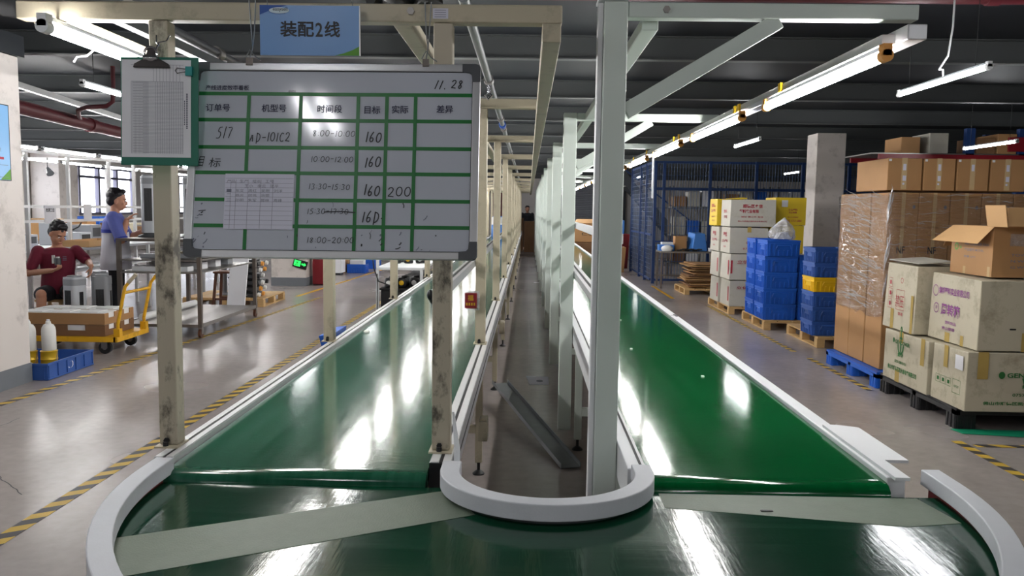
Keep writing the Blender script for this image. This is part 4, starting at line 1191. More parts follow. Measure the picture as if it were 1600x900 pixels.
b.build('lid_flap', 'white_carton', t)

# open brown carton on top of the upper near one
t = thing('open_carton', (3.55, 6, 1.078), 'opened brown carton with one flap hanging out, on top of the purple printed carton', 'carton')
x0, x1, y0, y1, z0, z1 = 3.22, 3.85, 5.74, 6.3, 1.078, 1.43
b = MB(); e = .006
b.box(x0, x1, y0, y1, z0, z0 + e)
b.box(x0, x0 + e, y0, y1, z0 + e, z1); b.box(x1 - e, x1, y0, y1, z0 + e, z1); b.box(x0 + e, x1 - e, y0, y0 + e, z0 + e, z1); b.box(x0 + e, x1 - e, y1 - e, y1, z0 + e, z1)
b.build('body', 'cardboard', t)
b = MB(); b.hexa([(x0 - .11, y0, z1 - .12), (x0 - .106, y0, z1 - .116), (x0 - .136, y1 + .02, z1 - .111), (x0 - .14, y1 + .02, z1 - .115)], [(x0, y0, z1), (x0 + .004, y0, z1 + .003), (x0 + .004, y1, z1 + .003), (x0, y1, z1)])
b.build('side_flap', 'pale_cardboard', t)
b = MB(); b.hexa([(x1, y0, z1), (x1 + .005, y0, z1), (x1 + .005, y1, z1), (x1, y1, z1)], [(x1 + .14, y0, z1 - .1), (x1 + .145, y0, z1 - .1), (x1 + .145, y1, z1 - .1), (x1 + .14, y1, z1 - .1)])
b.build('side_flap', 'pale_cardboard', t)
b = MB(); b.hexa([(x0, y1, z1), (x1, y1, z1), (x1, y1 + .005, z1), (x0, y1 + .005, z1)], [(x0, y1 + .12, z1 - .16), (x1, y1 + .12, z1 - .16), (x1, y1 + .125, z1 - .16), (x0, y1 + .125, z1 - .16)])
b.build('end_flap', 'cardboard', t)
L = left_face(x0, y0, y1, z0, z1); F = front_face(x0, x1, y0, z0, z1)
printed(t, 'eco_mark', 'bright_green_print', [lambda b: ring(b, L, .14, .56, .022, .012), lambda b: b.add([L.p(.22, .52), L.p(.27, .52), L.p(.245, .61)], [(0, 1, 2)])])
printed(t, 'printed_text', 'faint_ink', [lambda b: L.text(b, 'AIR CLEANER FAN', .34, .6, .9, .66), lambda b: L.text(b, '产品编号 MODEL', .34, .48, .8, .54), lambda b: L.text(b, '数量 QTY', .34, .34, .62, .39),
        lambda b: F.text(b, 'TOWER FAN', .2, .42, .6, .47), lambda b: F.text(b, 'N.W. 4.5 KG', .2, .3, .6, .35), lambda b: F.text(b, 'G.W. 5.2 KG', .2, .18, .6, .23)])
printed(t, 'printed_band', 'red_print', [lambda b: L.text(b, '小心轻放', .1, .7, .44, .8)])
b = MB(); F.slab(b, .18, .48, .62, .86, .0015); b.build('document_pouch', 'clear_bag', t)
printed(t, 'tape', 'clear_tape', [lambda b: L.slab(b, .33, .39, 0, .16, .001), lambda b: L.slab(b, .9, .96, 0, .2, .001)])
t = thing('open_carton', (3.55, 5.6, 1.432), 'light brown carton lid jutting in at the right edge above the open carton', 'carton')
b = MB(); b.box(3.17, 3.7, 5.5, 5.72, 1.434, 1.56); b.build('body', 'pale_cardboard', t, bevel=.004)
b = MB(); b.hexa([(3.165, 5.49, 1.43), (3.17, 5.49, 1.43), (3.17, 5.73, 1.43), (3.165, 5.73, 1.43)], [(3.14, 5.49, 1.575), (3.145, 5.49, 1.575), (3.145, 5.73, 1.575), (3.14, 5.73, 1.575)])
b.build('side_flap', 'pale_cardboard', t)

# wrapped tall brown cartons on the blue pallet
plastic_pallet(3.03, 4.42, 7.05, 8.25, .142, 'blue_plastic', 'blue plastic pallet under the tall film-wrapped brown cartons')
bx0 = 3.1
cols = [bx0 + .268 * i for i in range(6)]
rows = [7.17, 7.53, 7.89, 8.25]
names_row = ['front', 'middle', 'back']
for i in range(5):
    for j in range(3):
        if i > 0 and j > 0: continue
        lab = ('tall brown carton at the near corner of the wrapped stack' if (i, j) == (0, 0) else
               'tall brown carton of the wrapped stack, %s of its front row from the near corner' % ORD[i] if j == 0 else
               'tall brown carton on the aisle side of the wrapped stack, %s from the near corner' % ORD[j])
        t = carton('tall_carton', cols[i], cols[i + 1] - .004, rows[j], rows[j + 1] - (.016 if j == 0 else .004), .144, 1.695, 'cardboard', lab, 'tall brown cartons on the blue pallet')
        if j == 0:
            F = front_face(cols[i], cols[i + 1] - .004, rows[0], .144, 1.695)
            if i < 3: printed(t, 'printed_text', 'ink', [lambda b: F.text(b, 'NF', .35, .66, .62, .70, .02)])
            printed(t, 'printed_text', 'dark_cardboard', [lambda b: F.text(b, 'TOWER FAN', .3, .80, .66, .815), lambda b: F.text(b, 'MADE IN CHINA', .25, .5, .75, .515)])
            printed(t, 'certification_mark', 'ink', [lambda b: F.outline(b, .42, .55, .355, .39, .004)])
            b = MB(); b.add([F.p(.84 + .05 * math.cos(a), .92 + .011 * math.sin(a)) for a in [2 * PI * k / 14 for k in range(14)]], [tuple(range(14))]); b.build('round_sticker', 'faint_ink', t)
            b = MB(); F.slab(b, .44, .56, 0, 1, .0008); b.build('tape', 'clear_tape', t)
b = MB()
fx0, fx1, fy0, fy1 = bx0 - .012, cols[5] + .008, rows[0] - .012, rows[3] + .008
zs = [.62 + (1.70 - .62) * k / 22 for k in range(23)]
R = random.Random(11)
def ringpts(z, k):
    pts = []
    for (xa, ya), (xb, yb) in (((fx0, fy1), (fx0, fy0)), ((fx0, fy0), (fx1, fy0)), ((fx1, fy0), (fx1, fy1)), ((fx1, fy1), (fx0, fy1))):
        for s in range(14):
            f = s / 14
            nx, ny = (ya - yb), (xb - xa); l = math.hypot(nx, ny)
            d = R.uniform(-.003, .005)
            zz = z + (R.uniform(-.012, .012) if 0 < k < 22 else R.uniform(-.035, .004))
            pts.append((xa + (xb - xa) * f - nx / l * d * -1, ya + (yb - ya) * f - ny / l * d * -1, zz))
    return pts
rg = [ringpts(z, k) for k, z in enumerate(zs)]
n = len(rg[0])
b.add([p for r in rg for p in r], [(k * n + i, k * n + (i + 1) % n, (k + 1) * n + (i + 1) % n, (k + 1) * n + i) for k in range(22) for i in range(n)])
o = b.build('stretch_film', 'stretch_film', smooth=False)
for p in o.data.polygons: p.use_smooth = True
tag(o, 'shiny clear stretch film wrapped around the upper part of the tall brown cartons', 'stretch film')
cr = MB(); R = random.Random(31)  # raised whitish creases, standing in for bright glints on the film
for k in range(240):
    onleft = k < 160
    z = R.uniform(.66, 1.68); l = R.uniform(.08, .42); sl = R.uniform(-.02, .16) if onleft else R.uniform(-.06, .06)
    if onleft:
        y = R.uniform(fy0 + .02, fy1 - l - .02); pts = [(fx0 - .004, y + l * f, z + sl * l * 1.6 * f + .006 * math.sin(f * 9 + k)) for f in (0, .2, .4, .6, .8, 1)]
    else:
        x = R.uniform(fx0 + .02, fx1 - l * .6 - .02); pts = [(x + l * .6 * f, fy0 - .004, z + sl * l * f + .006 * math.sin(f * 9 + k)) for f in (0, .2, .4, .6, .8, 1)]
    r = R.uniform(.0012, .0038)
    cr.tube(pts, [r * .2, r * .8, r, r, r * .7, r * .15], 6)
for k in range(16):
    z = R.uniform(.7, 1.6); pts = [(fx0 - .003 + .10 * f * R.uniform(.2, .6), fy0 - .004, z + .22 * f + R.uniform(-.01, .01)) for f in (0, .25, .5, .75, 1)]
    cr.tube(pts, [.0006, .0022, .003, .002, .0006], 6)
c_ = cr.build('glint_creases', 'film_crease', o, smooth=True); c_['kind'] = 'stuff'
for i in range(4):
    a = [3.09, 3.40, 3.685, 3.97][i]; w = [.3, .275, .275, .3][i]
    t = carton('flat_carton', a, a + w - .006, 7.19, 7.86, 1.712, 1.99, 'cardboard', 'brown taped carton lying on the wrapped stack, %s' % ['leftmost of the row', 'second of the row from the left', 'third of the row from the left', 'rightmost of the row'][i], 'brown cartons lying on the wrapped stack')
    F = front_face(a, a + w - .006, 7.19, 1.712, 1.99)
    b = MB(); F.slab(b, .40, .56, .04, 1, .001); b.build('tape', 'clear_tape', t)
    printed(t, 'pale_patch', 'lilac_paper', [lambda b, q=q: F.slab(b, .44, .44 + q[1], q[0], q[0] + q[2], .0016) for q in ((.62, .09, .2), (.3, .1, .16), (.18, .06, .06))][:3 if i != 2 else 1])  # small pale patches laid over the tape strip
    b = MB(); F.slab(b, .02, .1, .9, .97, .0014); b.build('corner_sticker', 'paper', t)

# wooden pallets
def wood_pallet(x0, x1, y0, y1, h, label):
    t = thing('wooden_pallet', ((x0 + x1) / 2, (y0 + y1) / 2, 0), label, 'pallet')
    n = 6
    for i in range(n):
        w = (x1 - x0) / n
        MB().box(x0 + i * w + .008, x0 + (i + 1) * w - .008, y0, y1, h - .018, h).build('deck_board', 'wood', t, bevel=.002)
    for y in (y0, (y0 + y1) / 2 - .045, y1 - .09):
        MB().box(x0, x1, y, y + .09, h - .036, h - .0185).build('stringer_board', 'wood', t, bevel=.002)
        for x in (x0, (x0 + x1) / 2 - .045, x1 - .09):
            MB().box(x, x + .09, y, y + .09, .018, h - .0365).build('block', 'wood', t, bevel=.003)
    for x in (x0, (x0 + x1) / 2 - .045, x1 - .09):
        MB().box(x, x + .09, y0, y1, .001, .0175).build('bottom_board', 'wood', t, bevel=.002)
    return t
wood_pallet(3.26, 4.36, 9.17, 10.26, .128, 'wooden pallet under the stack of mixed blue and yellow crates')
wood_pallet(3.05, 4.12, 10.52, 11.62, .128, 'wooden pallet under the bright blue crates topped by a plastic bag')
wood_pallet(2.98, 4.2, 12.1, 13.5, .118, 'wooden pallet under the white and yellow cartons')
def crate_proto(w, l, h, m):
    t = thing('plastic_crate', (0, 0, 0), 'x', 'crate')
    b = MB(); e = .006; s = .012
    lo = [(-w / 2 + s, -l / 2 + s), (w / 2 - s, -l / 2 + s), (w / 2 - s, l / 2 - s), (-w / 2 + s, l / 2 - s)]
    hi = [(-w / 2 + .005, -l / 2 + .005), (w / 2 - .005, -l / 2 + .005), (w / 2 - .005, l / 2 - .005), (-w / 2 + .005, l / 2 - .005)]
    def sh(q, e): return [(x - math.copysign(e, x), y - math.copysign(e, y)) for x, y in q]
    vs = [(x, y, .001) for x, y in lo] + [(x, y, h) for x, y in hi] + [(x, y, h) for x, y in sh(hi, e)] + [(x, y, .008) for x, y in sh(lo, e)]
    fs = [(3, 2, 1, 0)] + [(i, (i + 1) % 4, 4 + (i + 1) % 4, 4 + i) for i in range(4)] + [(4 + i, 4 + (i + 1) % 4, 8 + (i + 1) % 4, 8 + i) for i in range(4)] + \
         [(8 + i, 8 + (i + 1) % 4, 12 + (i + 1) % 4, 12 + i) for i in range(4)] + [(12, 13, 14, 15)]
    b.add(vs, fs); b.build('tub', m, t)
    b = MB()
    for z0, z1, o in ((h - .022, h - .001, .0), (h - .05, h - .042, .002)):
        b.box(-w / 2 + o, w / 2 - o, -l / 2 + o, -l / 2 + .012, z0, z1); b.box(-w / 2 + o, w / 2 - o, l / 2 - .012, l / 2 - o, z0, z1)
        b.box(-w / 2 + o, -w / 2 + .012, -l / 2 + .012, l / 2 - .012, z0, z1); b.box(w / 2 - .012, w / 2 - o, -l / 2 + .012, l / 2 - .012, z0, z1)
    b.build('rim', m, t, bevel=.0015)
    b = MB()
    for i in range(7):
        f = -.5 + (i + .5) / 7
        if 2 <= i <= 4: zt = h * .38
        else: zt = h - .05
        for sg in (-1, 1):
            y = sg * l / 2
            b.bar((f * w * .92, y - sg * .008, .006), (f * w * .94, y - sg * .004, zt), .012, .02, up=(1, 0, 0))
            x = sg * w / 2
            b.bar((x - sg * .008, f * l * .92, .006), (x - sg * .004, f * l * .94, zt), .012, .02, up=(0, 1, 0))
    for sg in (-1, 1):
        y = sg * (l / 2 - .004); x = sg * (w / 2 - .004)
        b.tube([(-w * .24, y, h * .42), (-w * .19, y, h * .66), (w * .19, y, h * .66), (w * .24, y, h * .42)], .007, 6)
        b.tube([(x, -l * .24, h * .42), (x, -l * .19, h * .66), (x, l * .19, h * .66), (x, l * .24, h * .42)], .007, 6)
    b.build('ribs', m, t)
    return t
first = {}
def crate(kind, w, l, h, m, loc, label, group, rotz=0):
    if kind not in first:
        t = crate_proto(w, l, h, m); first[kind] = t
        t.location = loc; t.rotation_euler = (0, 0, rotz); t['label'] = label; t['group'] = group
        return t
    return dup(first[kind], loc, label, group, rotz)
lev = ['bottom', 'second from the bottom', 'third from the bottom', 'fourth from the bottom', 'fifth from the bottom', 'top']
for i in range(4):
    crate('b', .43, .42, .205, 'blue_plastic', (3.25, 10.76, .13 + i * .206), 'bright blue crate in the stack under the bag, %s' % (lev[i] if i < 3 else 'just below the shifted top one'), 'bright blue crates')
crate('b', .43, .42, .205, 'blue_plastic', (3.255, 10.72, .13 + 4 * .206), 'shifted topmost bright blue crate carrying the plastic bag', 'bright blue crates', .03)
for i in range(5):
    crate('b', .43, .42, .205, 'blue_plastic', (3.255, 11.25, .13 + i * .206), 'bright blue crate in the stack behind the bagged one, %s' % (lev[i] if i < 4 else 'topmost'), 'bright blue crates')
for i in range(4):
    crate('b', .43, .42, .205, 'blue_plastic', (3.70, 10.78, .13 + i * .206), 'bright blue crate in the stack right of the bagged one, %s' % (lev[i] if i < 3 else 'topmost'), 'bright blue crates')
for i in range(6):
    y = (i == 3)
    crate('y' if y else 'd', .38, .40, .164, 'yellow_plastic' if y else 'dusty_blue_plastic', (3.40, 9.42, .13 + i * .1655),
          'single yellow crate in the stack of dusty blue crates' if y else 'dusty blue crate in the stack with the yellow one, %s' % (lev[i] if i < 3 else ['', '', '', '', 'just above the yellow one', 'topmost'][i]), 'dusty blue crates')
# plastic bag: a crumpled blob
t = thing('plastic_bag', (3.31, 10.76, 1.13), 'clear plastic bag of white sheets heaped on the top blue crate', 'bag')
me = MB(); me.ell((3.31, 10.76, 1.25), .16, .15, .16, 28, 18)
vv = []
for x, y, z in me.v:
    d = Vector((x - 3.31, y - 10.76, z - 1.25))
    az = math.atan2(d.y, d.x)
    k = 1 + .14 * math.sin(az * 5 + d.z * 18) + .08 * math.sin(az * 11 - d.z * 30) + .05 * math.sin(az * 19)
    q = Vector((3.31, 10.76, 1.25)) + Vector((d.x * k, d.y * k, d.z * (1 + .1 * math.sin(az * 3))))
    if q.z > 1.27:
        f = min(1, (q.z - 1.27) / .16); q.x += (3.34 - q.x) * f * .75; q.y += (10.76 - q.y) * f * .75; q.z += f * .03
    q.z = max(q.z, 1.168)
    vv.append(tuple(q))
me.v = vv; me.build('film', 'clear_bag', t, smooth=True)
me = MB()
for i in range(5): me.hexa([(3.22 + .012 * i, 10.68, 1.172 + i * .018), (3.4 - .01 * i, 10.68, 1.172 + i * .018), (3.4 - .01 * i, 10.84, 1.172 + i * .018), (3.22 + .012 * i, 10.84, 1.172 + i * .018)],
                           [(3.22 + .012 * i, 10.68, 1.188 + i * .018), (3.4 - .01 * i, 10.68, 1.186 + i * .018), (3.4 - .01 * i, 10.84, 1.188 + i * .018), (3.22 + .012 * i, 10.84, 1.186 + i * .018)])
me.build('contents', 'foam_white', t)

# white and yellow cartons
for j, (ya, yb) in enumerate(((12.1, 12.68), (12.72, 13.3))):
    for i in range(3):
        z0 = .12 + i * .392; z1 = z0 + .389
        xa = 2.98 - .02 * (j == 1) + [.0, -.01, -.02][i]
        lab = 'white printed carton beside the blue crates, %s of the %s column' % (['bottom', 'middle', 'upper'][i], ['near', 'far'][j])
        t = carton('printed_carton', xa, xa + .56, ya, yb, z0, z1, 'white_carton', lab, 'white printed cartons', wob=.014)
        L = left_face(xa, ya, yb, z0, z1); F = front_face(xa, xa + .56, ya, z0, z1)
        printed(t, 'red_strip', 'red_print', [lambda b: L.slab(b, .83, .93, .2, .75)] if i < 2 else [lambda b: L.text(b, '塑料', .3, .6, .7, .8, .02), lambda b: L.text(b, '立信塑料', .2, .4, .8, .52, .02), lambda b: L.text(b, '有限', .35, .2, .6, .27)])
        if j == 0:
            printed(t, 'printed_text', 'red_print', [[lambda b: F.text(b, '立信塑料', .18, .66, .82, .78, .02)], [lambda b: F.text(b, '立信塑料', .2, .62, .8, .76, .01), lambda b: F.text(b, '6', .58, .3, .72, .5), lambda b: F.slab(b, .03, .08, .25, .75)],
                    [lambda b: F.text(b, '塑料', .45, .5, .72, .62, .02), lambda b: F.text(b, '实业有限', .42, .36, .74, .46), lambda b: F.text(b, '0757-2881', .35, .15, .8, .22)]][i])
            b = MB(); F.slab(b, .45, .55, .8 if i != 1 else .0, 1.0 if i != 1 else .2, .001); b.build('tape', 'packing_tape', t)
t = carton('printed_carton', 2.95, 3.62, 12.1, 12.66, 1.298, 1.70, 'white_carton', 'wide white carton with red printing on top of the near white column', wob=.01)
F = front_face(2.95, 3.62, 12.1, 1.298, 1.70); L = left_face(2.95, 12.1, 12.66, 1.298, 1.70)
printed(t, 'printed_text', 'red_print', [lambda b: F.text(b, '顺德区立信', .27, .68, .70, .82, .025), lambda b: F.text(b, '塑料实业有限', .2, .5, .62, .63, .025), lambda b: F.text(b, '地址 佛山市 电话', .24, .33, .72, .39), lambda b: F.text(b, '佛山市顺德区塑料实业有限公司', .17, .17, .8, .23),
        lambda b: L.text(b, '容桂', .35, .3, .7, .42), lambda b: L.text(b, '塑料', .3, .5, .65, .62)])
b = MB(); b.hexa([(2.96, 12.2, 1.702), (3.2, 12.15, 1.702), (3.22, 12.5, 1.702), (2.98, 12.55, 1.702)], [(2.96, 12.2, 1.705), (3.2, 12.15, 1.72), (3.22, 12.5, 1.735), (2.98, 12.55, 1.712)])
b.build('loose_flap', 'yellow_carton', t)
t = carton('printed_carton', 2.9, 3.42, 12.72, 13.26, 1.298, 1.715, 'yellow_carton', 'yellow carton with red printing on top of the far white column', wob=.01)
L = left_face(2.9, 12.72, 13.26, 1.298, 1.715)
printed(t, 'printed_text', 'red_print', [lambda b: L.text(b, '顺德', .3, .68, .8, .82, .02), lambda b: L.text(b, '立信塑料', .25, .5, .8, .62, .02), lambda b: L.text(b, '有限公司', .3, .3, .7, .36), lambda b: L.text(b, '电话', .4, .16, .7, .22)])
for k, (a, c, z0, z1) in enumerate(((3.66, 4.16, .12, .51), (3.66, 4.16, .512, .9), (3.63, 4.14, .902, 1.32), (3.70, 4.16, 1.322, 1.74))):
    t = carton('printed_carton', a, c, 12.42, 12.95, z0, z1, 'yellow_carton' if k > 1 else 'white_carton',
               ['white carton at the bottom of the column right of the white printed ones', 'white carton below the two stacked yellow ones at the right', 'lower yellow carton peeking out behind the plastic bag', 'upper yellow carton with a torn label right of the wide white carton'][k])
    F = front_face(a, c, 12.42, z0, z1)
    if k == 3:
        printed(t, 'printed_text', 'red_print', [lambda b: F.text(b, '立信塑料', .42, .52, .72, .6, .02), lambda b: F.text(b, '实业有限', .44, .43, .7, .5, .02), lambda b: F.text(b, '佛山市顺德区', .4, .27, .76, .32), lambda b: F.text(b, '电话 0757-2881', .34, .12, .86, .22)])
        b = MB(); F.slab(b, .2, .4, .66, .9, .0015); b.build('torn_label', 'paper', t)

# flattened cardboard on a pallet, work table with bits by the cage
wood_pallet(2.86, 4.0, 14.9, 15.95, .115, 'small wooden pallet under the heap of flattened brown cardboard')
R = random.Random(21)
for i in range(16):
    z = .132 + i * .027
    a = R.uniform(-.09, .09); s = .44 + R.uniform(-.06, .08)
    c = Vector((3.42 + R.uniform(-.06, .08), 15.4 + R.uniform(-.05, .05), z))
    ux = Vector((math.cos(a), math.sin(a), R.uniform(-.02, .02))) * s; uy = Vector((-math.sin(a), math.cos(a), 0)) * .42
    b = MB()
    b.hexa([c - ux - uy, c + ux - uy, c + ux + uy, c - ux + uy], [c - ux - uy + UPV * .016, c + ux - uy + UPV * .016, c + ux + uy + UPV * .016, c - ux + uy + UPV * .016])
    o = b.build('flattened_carton', ['cardboard', 'dark_cardboard', 'pale_cardboard'][i % 3])
    tag(o, 'flattened brown carton in the heap by the blue cage, %s' % (['lowest layer', 'second layer', 'third layer', 'fourth layer', 'fifth layer', 'sixth layer', 'seventh layer', 'eighth layer'][i] + ' from the bottom' if i < 8 else ['eighth', 'seventh', 'sixth', 'fifth', 'fourth', 'third', 'second'][i - 8] + ' layer from the top' if i < 15 else 'topmost layer'), 'carton', 'flattened cartons by the cage')
def table(x0, x1, y0, y1, h, m, top, label, cat='table', s=.035):
    t = thing('work_table', ((x0 + x1) / 2, (y0 + y1) / 2, 0), label, cat)
    MB().box(x0, x1, y0, y1, h - .03, h).build('table_top', top, t, bevel=.003)
    for x in (x0 + .01, x1 - .01 - s):
        for y in (y0 + .01, y1 - .01 - s): MB().box(x, x + s, y, y + s, 0, h - .031).build('leg', m, t)
    b = MB(); b.box(x0 + .05, x1 - .05, y1 - .04, y1 - .015, .2, .23); b.build('rear_rail', m, t)
    return t
table(2.6, 3.9, 16.1, 16.7, .73, 'dull_steel', 'steel', 'grey steel table full of odds and ends in front of the blue cage')
def small(name, b, m, label, cat, **k): return tag(b.build(name, m, **k), label, cat)
small('foam_tray', MB().box(2.6, 2.9, 16.3, 16.55, .732, .85), 'blue_film', 'light blue tray at the left end of the cage table', 'tray', bevel=.006)
small('tray_lid', MB().box(2.66, 2.88, 16.32, 16.53, .852, .9), 'paper', 'white lid on the light blue tray at the cage table', 'lid', bevel=.006)
b = MB(); b.ell((2.74, 16.2, .78), .12, .08, .07, 12, 8); b.v = [(x, y, max(z, .731)) for x, y, z in b.v]
small('rag_bag', b, 'foam_white', 'crumpled white bag hanging at the left end of the cage table', 'bag', smooth=True)
small('cardboard_box', MB().box(2.93, 3.16, 16.4, 16.66, .732, 1.02), 'cardboard', 'brown cardboard box at the back of the cage table', 'box', bevel=.004)
small('blue_bin', MB().hexa([(3.25, 16.3, .732), (3.55, 16.3, .732), (3.5, 16.6, .732), (3.2, 16.6, .732)], [(3.3, 16.3, 1.08), (3.5, 16.3, 1.08), (3.45, 16.6, 1.1), (3.22, 16.6, 1.1)]), 'blue_film', 'light blue plastic bin standing upright on the cage table', 'bin', bevel=.01)
b = MB()
for i in range(9): b.tube([(2.98 + .05 * i + .04 * math.cos(q), 16.2 + .04 * math.sin(q), .75 + .012 * (i % 3)) for q in [2 * PI * s / 10 for s in range(10)]], .012, 6, closed=True)
small('cable_coil', b, 'black_rubber', 'dark tangle of cable coils on the cage table', 'cable', smooth=True)
b = MB(); b.lathe([(.05, .731), (.055, .8), (.05, .8)], (3.62, 16.3, 0), 14); small('paper_cup', b, 'paper', 'small white pot at the right end of the cage table', 'pot', smooth=True)

# blue wire cage
t = thing('wire_cage', (4.4, 18, 0), 'tall blue wire mesh cage with square posts behind the white and yellow cartons', 'cage')
def mesh_panel(p0, p1, z0, z1, n, nh):
    b = MB(); p0, p1 = Vector(p0), Vector(p1)
    for i in range(n + 1):
        q = p0.lerp(p1, i / n); b.cyl((q.x, q.y, z0), (q.x, q.y, z1), .006, n=5, cap=False)
    for j in range(nh + 1):
        z = z0 + (z1 - z0) * j / nh; b.cyl((p0.x, p0.y, z), (p1.x, p1.y, z), .006, n=5, cap=False)
    return b
CX = [2.62, 2.80, 3.75, 4.7, 5.65, 6.6, 7.6]
for i, x in enumerate(CX):
    MB().box(x - .03, x + .03, 17.15, 17.21, 0, 2.55).build('post', 'blue_paint', t)
for i in range(len(CX) - 1):
    n = max(3, int((CX[i + 1] - CX[i]) / .062))
    mesh_panel((CX[i] + .03, 17.18, 0), (CX[i + 1] - .03, 17.18, 0), .1, 1.95, n, 5).build('mesh_panel', 'mesh_blue_grey', t)
    mesh_panel((CX[i] + .03, 17.18, 0), (CX[i + 1] - .03, 17.18, 0), 2.0, 2.5, n, 2).build('mesh_panel', 'mesh_blue_grey', t)
    for z in (.06, .86, 1.955, 2.505): MB().box(CX[i] + .031, CX[i + 1] - .031, 17.16, 17.2, z, z + .04).build('rail', 'blue_paint', t)
SY = [17.25, 18.1, 19.0, 20.6]
for y in SY[1:]: MB().box(2.55, 2.61, y - .03, y + .03, 0, 2.55).build('post', 'blue_paint', t)
for i in range(3):
    mesh_panel((2.58, SY[i] + .031, 0), (2.58, SY[i + 1] - .031, 0), .1, 2.5, int((SY[i + 1] - SY[i]) / .15), 24).build('mesh_panel', 'mesh_blue_grey', t)
    for z in (.06, 1.0, 2.505): MB().box(2.565, 2.595, SY[i] + .03, SY[i + 1] - .031, z, z + .04).build('rail', 'blue_paint', t)
# shelving and boxes inside the cage
for k, x in enumerate((3.3, 4.5, 5.7)):
    s = thing('storage_shelf', (x + .5, 19.2, 0), 'grey shelf of boxes inside the blue cage, %s' % ['left one', 'middle one', 'right one'][k], 'shelf')
    for xx in (x, x + 1.0):
        for yy in (19, 19.5): MB().box(xx, xx + .04, yy, yy + .04, 0, 2.1).build('upright', 'dull_steel', s)
    for z in (.3, .95, 1.6): MB().box(x, x + 1.04, 19, 19.54, z, z + .03).build('shelf_board', 'steel', s)
    R = random.Random(k)
    for z in (.332, .982, 1.632):
        for j in range(3):
            a = x + .06 + j * .32
            o = MB().box(a, a + .27, 19.06, 19.46, z, z + R.uniform(.2, .42)).build('stored_box', R.choice(['cardboard', 'blue_plastic', 'white_carton', 'dark_cardboard', 'paper']), bevel=.006)
            tag(o, 'box on the %s board of the %s shelf in the blue cage, %s' % ({.332: 'lowest', .982: 'middle', 1.632: 'top'}[z], ['left', 'middle', 'right'][k], ['left one', 'middle one', 'right one'][j]), 'box', 'boxes on the shelves in the cage')
# stairs behind the cage
t = thing('staircase', (3.6, 24, 0), 'dark steel staircase climbing up to the left behind the blue cage', 'stairs')
for y in (23.6, 24.6):
    MB().bar((2.2, y, 3.0), (4.9, y, .1), .05, .24).build('stringer', 'dark_wall', t)
for i in range(13):
    f = (i + .5) / 13
    MB().box(2.2 + 2.7 * f - .13, 2.2 + 2.7 * f + .13, 23.63, 24.57, 3.0 - 2.9 * f, 3.03 - 2.9 * f).build('tread', 'steel', t)
b = MB(); b.tube([(2.3, 23.6, 3.0), (4.9, 23.6, 1.05)], .02, 8); b.tube([(4.9, 23.6, 1.05), (4.9, 23.6, .1)], .02, 8); b.build('handrail', 'blue_paint', t)
# cartons and rubbish at the far end right of the green belt
t = carton('open_carton', 1.1, 1.75, 20.0, 20.6, .74, 1.12, 'cardboard', 'brown carton with black characters at the far end right of the green belt', tape='clear_tape')
F = front_face(1.1, 1.75, 20.0, .74, 1.12); printed(t, 'printed_text', 'ink', [lambda b: F.text(b, '仁享田', .3, .42, .95, .62, .01)])
t = carton('open_carton', 1.12, 1.85, 19.96, 20.58, .02, .735, 'dark_cardboard', 'dark brown carton under the lettered one at the far end of the green belt')
t = carton('open_carton', 1.12, 1.9, 20.1, 20.5, 1.125, 1.2, 'pale_cardboard', 'pale carton lid lying on the lettered carton at the far end')
b = MB(); b.hexa([(1.1, 20.05, 1.2), (1.9, 20.05, 1.2), (1.9, 20.06, 1.2), (1.1, 20.06, 1.2)], [(1.2, 20.3, 1.3), (1.9, 20.3, 1.3), (1.9, 20.31, 1.3), (1.2, 20.31, 1.3)]); b.build('raised_flap', 'pale_cardboard', t)
for k, (x, y, m_, h) in enumerate(((1.9, 21.3, 'blue_plastic', 1.05), (2.05, 20.2, 'cardboard', .62), (2.3, 21.6, 'red_paint', .9), (1.55, 22.5, 'dark_grey_plastic', 1.2), (2.3, 22.8, 'blue_film', 1.25))):
    b = MB(); b.hexa([(x, y, 0), (x + .32, y, 0), (x + .32, y + .4, 0), (x, y + .4, 0)], [(x - .04, y - .03, h), (x + .36, y - .03, h), (x + .36, y + .43, h), (x - .04, y + .43, h)])
    tag(b.build('waste_bin', m_, bevel=.01), ['blue bin standing in front of the staircase', 'brown tapered carton bin beside the cage corner', 'dark red bin between the blue bin and the cage', 'dark grey bin behind the lettered carton', 'light blue bin at the foot of the stairs'][k], 'bin')
# pallet racking at the far right
t = thing('pallet_rack', (7, 12, 0), 'blue and red pallet racking behind the film-wrapped cartons', 'rack')
for x in (6.25, 7.0, 8.6, 10.2):
    for y in (12.0, 12.9):
        MB().box(x, x + .12, y, y + .09, 0, 2.75).build('upright', 'blue_paint', t)
for z in (.9, 2.3):
    for y in (11.95, 12.98):
        MB().box(5.0, 10.4, y, y + .045, z, z + .07).build('beam', 'red_paint', t)
    MB().box(4.9, 10.4, 12.0, 12.97, z + .071, z + .09).build('deck', 'steel', t)
MB().box(6.8, 10.4, 11.9, 11.94, 2.42, 2.62).build('load_sign', 'red_paint', t)
k = 0
for x in (5.35, 5.75, 6.42, 6.72, 7.25, 7.75, 8.1, 9.0):
    tag(MB().box(x, x + .27, 12.05, 12.6, 2.392, 2.62 + .06 * (k % 2)).build('stored_box', ['cardboard', 'white_carton', 'dark_cardboard', 'cardboard'][k % 4], bevel=.005),
        'carton on the top level of the red and blue racking, %s from the left' % ORD[k].replace('nearest', 'first'), 'carton', 'cartons on the racking'); k += 1

